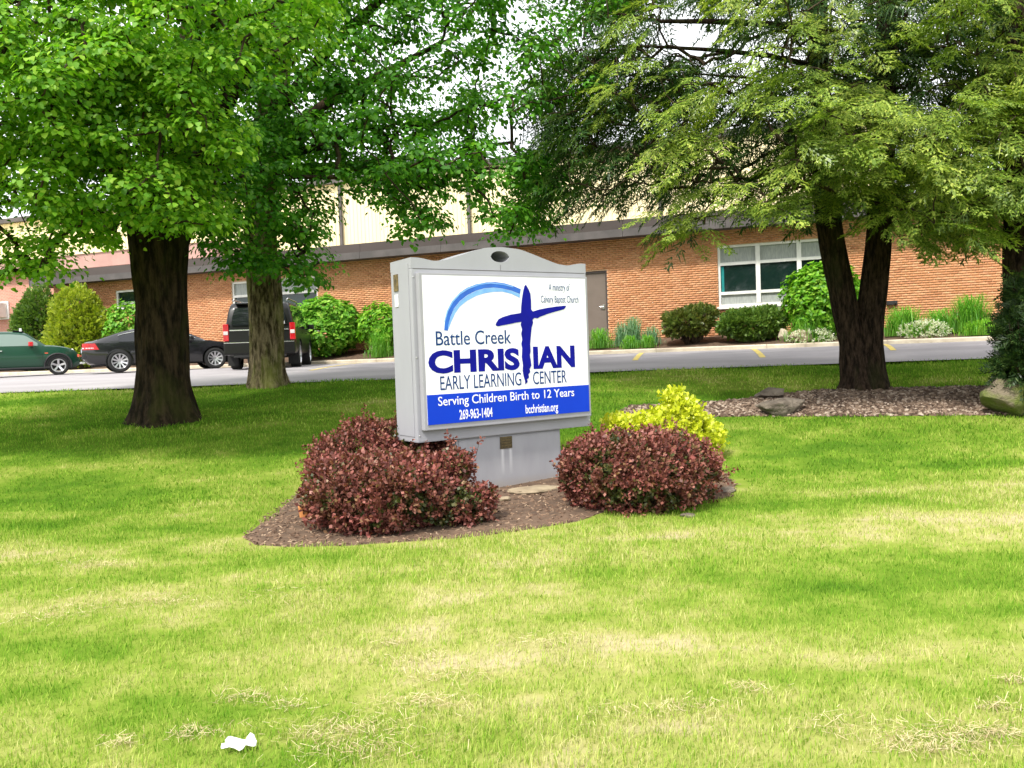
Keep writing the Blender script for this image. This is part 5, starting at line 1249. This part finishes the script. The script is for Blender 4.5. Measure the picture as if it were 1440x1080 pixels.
def make_wheel(car, x, y, r, wdt, style, side):
    hub = MB().lathe([(.001, -.035), (.055, -.03), (.06, .0), (.06, .05)], 16)
    w = hub.build('wheel', M['alloy'], car, smooth=False); w.location = (x, y, r)
    if side > 0: w.rotation_euler = (0, 0, math.pi)          # outer face is local -y
    rt = r * .68
    ty = MB().lathe([(rt, -.02), (rt + .01, -wdt * .5 + .012), (rt + .03, -wdt * .5), (r - .03, -wdt * .5), (r - .006, -wdt * .42), (r, -wdt * .2), (r, wdt * .2), (r - .006, wdt * .42), (r - .03, wdt * .5), (rt, wdt * .5)], 40)
    auto_smooth(ty.build('tyre', M['rubber'], w), 40)
    rm = MB().lathe([(rt + .004, -wdt * .5 + .004), (rt - .012, -wdt * .5 + .004), (rt - .03, -wdt * .3), (rt - .035, wdt * .3)], 40)
    nsp, ws = style
    for k in range(nsp):
        a = 2 * math.pi * k / nsp + .3
        Mx = Matrix.Rotation(-a, 4, 'Y')
        P = [(.03, -.040, -ws * .7), (rt - .015, -wdt * .42, -ws), (rt - .015, -wdt * .42, ws), (.03, -.040, ws * .7), (.03, 0.0, -ws * .7), (rt - .015, -wdt * .2, -ws), (rt - .015, -wdt * .2, ws), (.03, 0.0, ws * .7)]
        rm.add([Mx @ Vector(p) for p in P], [(0, 1, 2, 3), (4, 7, 6, 5), (0, 4, 5, 1), (1, 5, 6, 2), (2, 6, 7, 3), (3, 7, 4, 0)])
    auto_smooth(rm.build('rim', M['alloy'], w), 40)
    MB().lathe([(.001, .03), (rt - .04, .03)], 24).build('brake_disc', M['plastic'], w)
def make_car(name, label, loc, rz, S):
    car = thing(name, label, S['cat'], loc, rz)
    hw = S['W'] / 2; xs = np.linspace(S['tail'], S['nose'], 60)
    ztop = pchip(xs, *zip(*S['deck'])); zbt = pchip(xs, *zip(*S['sill'])); wf = pchip(xs, *zip(*S['plan'])) * hw
    rows = []
    for x, zt_, z0, w in zip(xs, ztop, zbt, wf):
        zs = min(S['belt'], zt_ - .035); mid = z0 + (zs - z0) * .52
        half = [(0, z0), (w * .80, z0), (w * .94, z0 + .05), (w * .985, z0 + .16), (w, mid), (w * .992, mid + (zs - mid) * .6), (w * .965, zs), (w * .90, zs + (zt_ - zs) * .55), (w * .72, zt_ - .008), (w * .4, zt_ + .006), (0, zt_ + .010)]
        ring = [(x, -a_, z) for a_, z in half[::-1]] + [(x, a_, z) for a_, z in half[1:-1]]
        ring.append(ring[0]); rows.append(ring)
    bm_ = MB(); n = len(rows[0]) - 1; rows = [r[:-1] for r in rows]
    for r in rows: bm_.v += [tuple(map(float, p)) for p in r]
    for i in range(len(rows) - 1):
        for k in range(n): bm_.f.append((i * n + k, i * n + (k + 1) % n, (i + 1) * n + (k + 1) % n, (i + 1) * n + k))
    bm_.f.append(tuple(range(n))); bm_.f.append(tuple((len(rows) - 1) * n + k for k in range(n - 1, -1, -1)))
    body = bm_.build('body', S['paint'], car)
    # wheel arches cut out of the body
    cut = MB()
    for ax in S['axles']:
        for sy in (-1, 1):
            cv = MB().lathe([(.0005, -.42), (S['arch'], -.42), (S['arch'], .30), (.0005, .30)], 36)
            cut.add([(x + ax, y + sy * hw * .98 if sy < 0 else -y + sy * hw * .98, z + S['wr']) for x, y, z in cv.v], cv.f)
    co = cut.build('cutter', None); bo = body.modifiers.new('arches', 'BOOLEAN'); bo.object = co; bo.operation = 'DIFFERENCE'; bo.solver = 'EXACT'
    dg = bpy.context.evaluated_depsgraph_get(); dg.update()
    co.parent = car; dg.update(); me = bpy.data.meshes.new_from_object(body.evaluated_get(dg)); body.modifiers.clear(); body.data = me
    bpy.data.objects.remove(co)
    me.materials.clear(); me.materials.append(S['paint']); auto_smooth(body, 38)
    MB().box(S['tail'] + .25, S['nose'] - .25, -hw + .40, hw - .40, S['floor'], S['floor'] + .25).build('underbody', M['plastic'], body)
    # greenhouse
    gx_ = np.linspace(S['roof'][0][0], S['roof'][-1][0], 44) if S['roof'][0][0] < S['roof'][-1][0] else np.linspace(S['roof'][-1][0], S['roof'][0][0], 44)
    zr = pchip(gx_, *zip(*S['roof'])); zmax = max(q[1] for q in S['roof'])
    wpl = lambda x: pchip(x, *zip(*S['plan'])) * hw
    def yside(x, z): f = (z - S['belt']) / (zmax - S['belt']); return wpl(x) * .965 - .01 - S['tumble'] * max(f, -.2) ** 1.15 if f > 0 else wpl(x) * .955
    rows = []
    for x, z in zip(gx_, zr):
        z = float(z); b0 = S['belt'] - .12; e_ = max(z - .07, b0 + .02)
        half = [(yside(x, b0), b0), (yside(x, min(S['belt'], e_)), min(S['belt'], e_)), (yside(x, (S['belt'] + e_) / 2), max((S['belt'] + e_) / 2, b0 + .01)), (yside(x, e_), e_), (yside(x, e_) - .045, z - .022), (yside(x, e_) * .78, z - .004), (yside(x, e_) * .4, z + .008), (0, z + .012)]
        rows.append([(x, -a_, q) for a_, q in half] + [(x, a_, q) for a_, q in half[-2::-1]])
    gh = MB().grid(rows); n = len(rows[0]); gh.f.append(tuple(range(n))); gh.f.append(tuple((len(rows) - 1) * n + k for k in range(n - 1, -1, -1)))
    cab = auto_smooth(gh.build('cabin', S['paint'], car), 40)
    def roofz(x): return float(pchip(x, *zip(*S['roof'])))
    # side glass
    for (x0, x1, nm) in S['glass']:
        for sy in (-1, 1):
            lo_, hi_ = [], []
            for x in np.linspace(x0, x1, 18):
                zb_ = S['belt'] + .025; zt_ = max(min(roofz(x) - S['gtop'], zmax - S['gtop']), zb_ + .012)
                lo_.append((x, sy * (yside(x, zb_) + .006), zb_)); hi_.append((x, sy * (yside(x, zt_) + .006), zt_))
            md = [((a_[0] + b_[0]) / 2, sy * (yside(a_[0], (a_[2] + b_[2]) / 2) + .007), (a_[2] + b_[2]) / 2) for a_, b_ in zip(lo_, hi_)]
            MB().grid([lo_, md, hi_]).build(nm, S['gmat'], cab, smooth=True)
            if S.get('chrome'):
                up_ = [(a_, b_ + sy * .004, c_ + .006) for a_, b_, c_ in hi_]; MB().tube(up_, .012, 6).build('window_trim', M['chrome'], cab)
    for (x0, x1, nm) in S['screens']:
        rows = []
        for x in np.linspace(x0, x1, 12):
            z = roofz(x); ye = yside(x, max(z - .07, S['belt'])) - .07
            rows.append([(x + (.004 if x > 0 else -.004), k * ye, z + .016 - .026 * abs(k) ** 3) for k in np.linspace(-1, 1, 11)])
        MB().grid(rows).build(nm, S['gmat'], cab, smooth=True)
    for ax in S['axles']:
        for sy in (-1, 1): make_wheel(car, ax, sy * (hw - S['ww'] / 2 - .015), S['wr'], S['ww'], S['wheel'], sy)
    # door gap and handle, mirrors
    for dx in S['gaps']:
        for sy in (-1, 1):
            w_ = float(wpl(dx)); z0 = .34
            MB().grid([[(dx - .004, sy * (w_ * f + .002), z) for f, z in ((.99, z0), (1.0, (z0 + S['belt']) / 2), (.97, S['belt'] - .01))], [(dx + .004, sy * (w_ * f + .002), z) for f, z in ((.99, z0), (1.0, (z0 + S['belt']) / 2), (.97, S['belt'] - .01))]]).build('door_gap', M['plastic'], body)
    for hx in S['handles']:
        for sy in (-1, 1): MB().bbox(hx - .09, hx + .09, sy * (float(wpl(hx)) * .99 + .018) - .012, sy * (float(wpl(hx)) * .99 + .018) + .012, S['belt'] - .135, S['belt'] - .105, .008).build('door_handle', S['hmat'], body)
    for sy in (-1, 1):
        mx_, mz = S['mirror']; yy = sy * (float(wpl(mx_)) + .10)
        mo = MB().bbox(mx_ - .07, mx_ + .07, yy - .10, yy + .10, mz - .065, mz + .075, .04).build('mirror', S['mmat'], car)
        MB().tube([(mx_, yy, mz - .04), (mx_ + .02, sy * (float(wpl(mx_)) * .93), mz - .08)], .022, 6).build('mirror_arm', M['plastic'], mo)
    return car, body, cab, dict(wpl=wpl, yside=yside, hw=hw, roofz=roofz)
def lotp(px, d):
    p = at(px, 510, d); p[2] = float(lot_z(p[0], p[1])); return p
HEAD = R(-4)
# black coupe, nose to the right
pr = lotp(166, 25.5); pf_ = pr + 2.75 * np.array([math.cos(R(29)), math.sin(R(29)), 0]); dv = pf_ - pr; hd = math.atan2(dv[1], dv[0]); sc_ = np.linalg.norm(dv[:2]) / 2.75
mid = (pr + pf_) / 2; mid[2] = float(lot_z(mid[0], mid[1]))
SC = dict(cat='car', W=1.85, tail=-2.36, nose=2.28, belt=.90, floor=.20, paint=M['black_paint'], wr=.335, arch=.385, ww=.235, axles=(-1.375, 1.375), wheel=(10, .026), tumble=.30, gtop=.10, gmat=M['carglass'], hmat=M['black_paint'], mmat=M['black_paint'], chrome=True,
          deck=[(-2.36, .80), (-2.30, .93), (-2.1, .965), (-1.6, .965), (0, .96), (.9, .95), (1.5, .89), (1.95, .80), (2.18, .68), (2.28, .52)], sill=[(-2.36, .42), (-2.15, .26), (-1.7, .21), (1.7, .20), (2.1, .22), (2.28, .32)],
          plan=[(-2.36, .80), (-2.2, .91), (-1.6, .985), (0, 1.0), (1.4, .985), (1.95, .90), (2.28, .70)], roof=[(-2.10, .955), (-1.7, 1.10), (-1.1, 1.285), (-.5, 1.365), (-.1, 1.375), (.25, 1.33), (.7, 1.13), (1.12, .93)],
          glass=[(-.42, .80, 'side_window'), (-1.38, -.52, 'quarter_window')], screens=[(.32, 1.02, 'windscreen'), (-1.95, -1.05, 'rear_window')], gaps=(-.46, .92), handles=(-.25,), mirror=(.66, .97))
coupe, body, cab, ut = make_car('black_coupe', 'glossy black coupe behind the dark maple trunk', (mid[0], mid[1], mid[2]), hd, SC)
def side_patch(nm, m, pts, sy, ut, parent, x_off=.006):
    """lens or badge following the body side: pts (x, z)"""
    V = [(x, sy * (float(ut['wpl'](x)) * .985 + x_off), z) for x, z in pts]; MB().add(V, [tuple(range(len(V)))]).build(nm, m, parent)
def wrap_lamp(nm, m, parent, ut, x0, x1, z0, z1, y_in, tail, sy, lean=0.0):
    """lamp wrapping round a rear or front corner"""
    rows = []
    for z in np.linspace(z0, z1, 5):
        e_ = (z - z0) / (z1 - z0) * lean; xs_ = np.linspace(x0 + e_, x1, 7)
        side = [(x, sy * (float(ut['wpl'](x)) * .992 + .008), z) for x in xs_]
        cor = float(ut['wpl'](x1)); end = [(x1 + (-.012 if tail else .012), sy * (cor + (y_in - cor) * t), z) for t in (.05, .3, .6, 1)]
        rows.append(side + end)
    return MB().grid(rows).build(nm, m, parent, smooth=False)
for sy in (-1, 1):
    lamp = wrap_lamp('tail_light', M['redlens'], body, ut, -1.92, -2.345, .70, .89, .45, True, sy, -.10)
    wrap_lamp('lamp_strip', M['clearlens'], lamp, ut, -2.06, -2.352, .735, .765, .45, True, sy)
    wrap_lamp('headlight', M['clearlens'], body, ut, 1.95, 2.24, .60, .70, .42, False, sy)
    MB().bbox(-2.42, -2.30, sy * .55 - .06, sy * .55 + .06, .30, .36, .02).build('exhaust_tip', M['chrome'], body)
MB().bbox(-2.375, -2.33, -.26, .26, .62, .74, .006).build('number_plate', M['plate'], body)
MB().bbox(-2.395, -2.20, -.80, .80, .44, .57, .03).build('bumper', M['black_paint'], body)

# green hatchback ahead of it, at the picture's left edge
pf_ = lotp(82, 26.6); hd2 = hd
SH = dict(cat='car', W=1.68, tail=-1.86, nose=1.84, belt=.92, floor=.19, paint=M['green_paint'], wr=.305, arch=.36, ww=.20, axles=(-1.25, 1.22), wheel=(5, .035), tumble=.17, gtop=.09, gmat=M['carglass_light'], hmat=M['chrome'], mmat=M['redlens'],
          deck=[(-1.86, .70), (-1.80, .90), (-1.4, .96), (.6, .965), (1.0, .955), (1.4, .90), (1.66, .80), (1.80, .66), (1.84, .5)], sill=[(-1.86, .40), (-1.7, .24), (1.6, .22), (1.84, .32)],
          plan=[(-1.86, .84), (-1.6, .96), (0, 1.0), (1.2, .985), (1.6, .90), (1.84, .72)], roof=[(-1.82, .93), (-1.68, 1.18), (-1.5, 1.34), (-1.1, 1.395), (-.2, 1.41), (.30, 1.37), (.62, 1.16), (.92, .94)],
          glass=[(-.52, .68, 'side_window'), (-1.55, -.60, 'quarter_window')], screens=[(.36, .86, 'windscreen'), (-1.79, -1.56, 'rear_window')], gaps=(-.56, .80), handles=(-.36,), mirror=(.50, .99))
hb = np.array([pf_[0] - 1.22 * math.cos(hd2), pf_[1] - 1.22 * math.sin(hd2)])
hatch, body, cab, ut = make_car('green_hatchback', 'dark green hatchback with white bonnet stripes at the left edge', (hb[0], hb[1], float(lot_z(hb[0], hb[1]))), hd2, SH)
for sy in (-1, 1):
    rows = [[(x, sy * y, float(pchip(x, *zip(*SH['deck']))) + .014 - .006 * abs(y)) for y in (.14, .22, .30)] for x in np.linspace(.98, 1.70, 14)]
    MB().grid(rows).build('bonnet_stripe', M['paper'], body, smooth=True)
    side_patch('side_badge', M['paper'], [(.83, .68), (.98, .68), (.98, .78), (.83, .78)], sy, ut, body)
    side_patch('side_repeater', M['amber'], [(.86, .69), (.95, .69), (.95, .72), (.86, .72)], sy, ut, body, .009)
    hl = MB().lathe([(.001, -.03), (.06, -.028), (.095, -.012), (.10, .012), (.10, .06)], 20).build('headlight', M['clearlens'], body, smooth=True); hl.location = (1.66, sy * .56, .74); hl.rotation_euler = (R(-20), 0, R(90))
    arch = [(1.22 + .375 * math.cos(t), sy * (float(ut['wpl'](1.22)) + .004), .305 + .375 * math.sin(t)) for t in np.linspace(-.3, math.pi + .3, 18)]
    MB().tube(arch, .028, 6).build('arch_trim', M['plastic'], body, smooth=True)
    MB().tube([(1.78, sy * .66, .60), (1.80, sy * .62, .60)], .045, 12).build('front_marker', M['amber'], body)
    MB().tube([(-1.0, sy * (float(ut['wpl'](0))), .25), (1.0, sy * float(ut['wpl'](0)), .25)], .03, 6).build('sill_trim', M['plastic'], body)
MB().bbox(.02, .30, -.60, .60, 1.415, 1.43, .005).build('roof_bar', M['plastic'], cab)
MB().bbox(.20, .27, -.62, -.52, 1.40, 1.50, .02).build('roof_rack_foot', M['paper'], cab)

# black sport utility vehicle, tail towards us
rear = lotp(367, 22.5); hs_ = R(90 + 8.5)
SU = dict(cat='car', W=1.96, tail=-2.55, nose=2.55, belt=1.12, floor=.30, paint=M['suv_paint'], wr=.385, arch=.45, ww=.275, axles=(-1.45, 1.50), wheel=(6, .045), tumble=.17, gtop=.10, gmat=M['carglass'], hmat=M['suv_paint'], mmat=M['suv_paint'],
          deck=[(-2.55, 1.10), (-2.50, 1.16), (0, 1.17), (1.3, 1.16), (2.1, 1.10), (2.42, 1.0), (2.55, .80)], sill=[(-2.55, .42), (-2.3, .36), (2.2, .36), (2.55, .45)],
          plan=[(-2.55, .93), (-2.40, .985), (0, 1.0), (2.0, .98), (2.4, .92), (2.55, .84)], roof=[(-2.53, 1.10), (-2.49, 1.45), (-2.40, 1.74), (-2.22, 1.86), (-1.5, 1.89), (0, 1.89), (.5, 1.84), (.85, 1.58), (1.35, 1.15)],
          glass=[(.05, 1.0, 'side_window'), (-1.0, -.03, 'side_window'), (-2.25, -1.08, 'quarter_window')], screens=[(.6, 1.25, 'windscreen')], gaps=(-1.05, 0.0, 1.05), handles=(-.85, .2), mirror=(.85, 1.22))
ctr = rear[:2] + np.array([math.cos(hs_), math.sin(hs_)]) * 2.55
zc = float(lot_z(rear[0], rear[1] + 1.0)); pitch = -math.atan2(float(lot_z(ctr[0], ctr[1] + 1.4)) - float(lot_z(ctr[0], ctr[1] - 1.4)), 2.8)
suv, body, cab, ut = make_car('black_suv', 'black sport utility vehicle seen from behind the mossy maple trunk', (ctr[0], ctr[1], float(lot_z(ctr[0], ctr[1])) - .02), hs_, SU)
suv.rotation_euler = (0, pitch, hs_)
# rear end
rw = [[(-2.56 + .02, -.74, 1.22), (-2.57 + .02, 0, 1.22), (-2.56 + .02, .74, 1.22)], [(-2.525, -.70, 1.47), (-2.535, 0, 1.47), (-2.525, .70, 1.47)], [(-2.455, -.63, 1.70), (-2.465, 0, 1.71), (-2.455, .63, 1.70)]]
MB().grid(rw).build('rear_window', M['carglass'], cab, smooth=True)
tg = MB().bbox(-2.575, -2.53, -.80, .80, .72, 1.17, .02).build('tailgate', M['suv_paint'], body)
MB().bbox(-2.59, -2.57, -.30, .30, .93, 1.06, .008).build('plate_recess', M['plastic'], tg)
MB().bbox(-2.596, -2.588, -.155, .155, .93, 1.05, .003).build('number_plate', M['plate'], tg)
MB().bbox(-2.595, -2.57, -.78, .78, 1.075, 1.11, .006).build('chrome_strip', M['chrome'], tg)
MB().bbox(-2.60, -2.575, -.06, .06, 1.12, 1.155, .008).build('badge', M['chrome'], tg)
bu = MB().bbox(-2.68, -2.44, -.95, .95, .42, .735, .05).build('bumper', M['suv_paint'], body)
MB().bbox(-2.685, -2.50, -.93, .93, .738, .765, .01).build('bumper_step', M['chrome'], bu)
MB().bbox(-2.66, -2.45, -.7, .7, .34, .43, .03).build('lower_valance', M['plastic'], bu)
for sy in (-1, 1):
    tl = MB().bbox(-2.59, -2.40, sy * .885 - .075, sy * .885 + .075, .80, 1.27, .025).build('tail_light', M['redlens'], body)
    MB().bbox(-2.600, -2.50, sy * .885 - .06, sy * .885 + .06, .97, 1.07, .015).build('reversing_lens', M['clearlens'], tl)
    MB().tube([(-2.2, sy * .72, 1.91), (-2.0, sy * .73, 1.955), (.0, sy * .74, 1.965), (.4, sy * .72, 1.90)], .025, 8).build('roof_rail', M['chrome'], cab)
    MB().tube([(-2.6, sy * .62, .36), (-2.62, sy * .62, .30), (-2.62, sy * .62, .12)], .0, 4) if False else None
    MB().box(-2.05, -2.03, sy * .82 - .14, sy * .82 + .14, .12, .42).build('mud_flap', M['rubber'], body)
MB().bbox(-2.48, -2.20, -.62, .62, 1.80, 1.835, .012).build('spoiler', M['suv_paint'], cab)
MB().bbox(-2.545, -2.535, -.68, -.56, 1.24, 1.32, .002).build('window_sticker', M['paper'], cab)
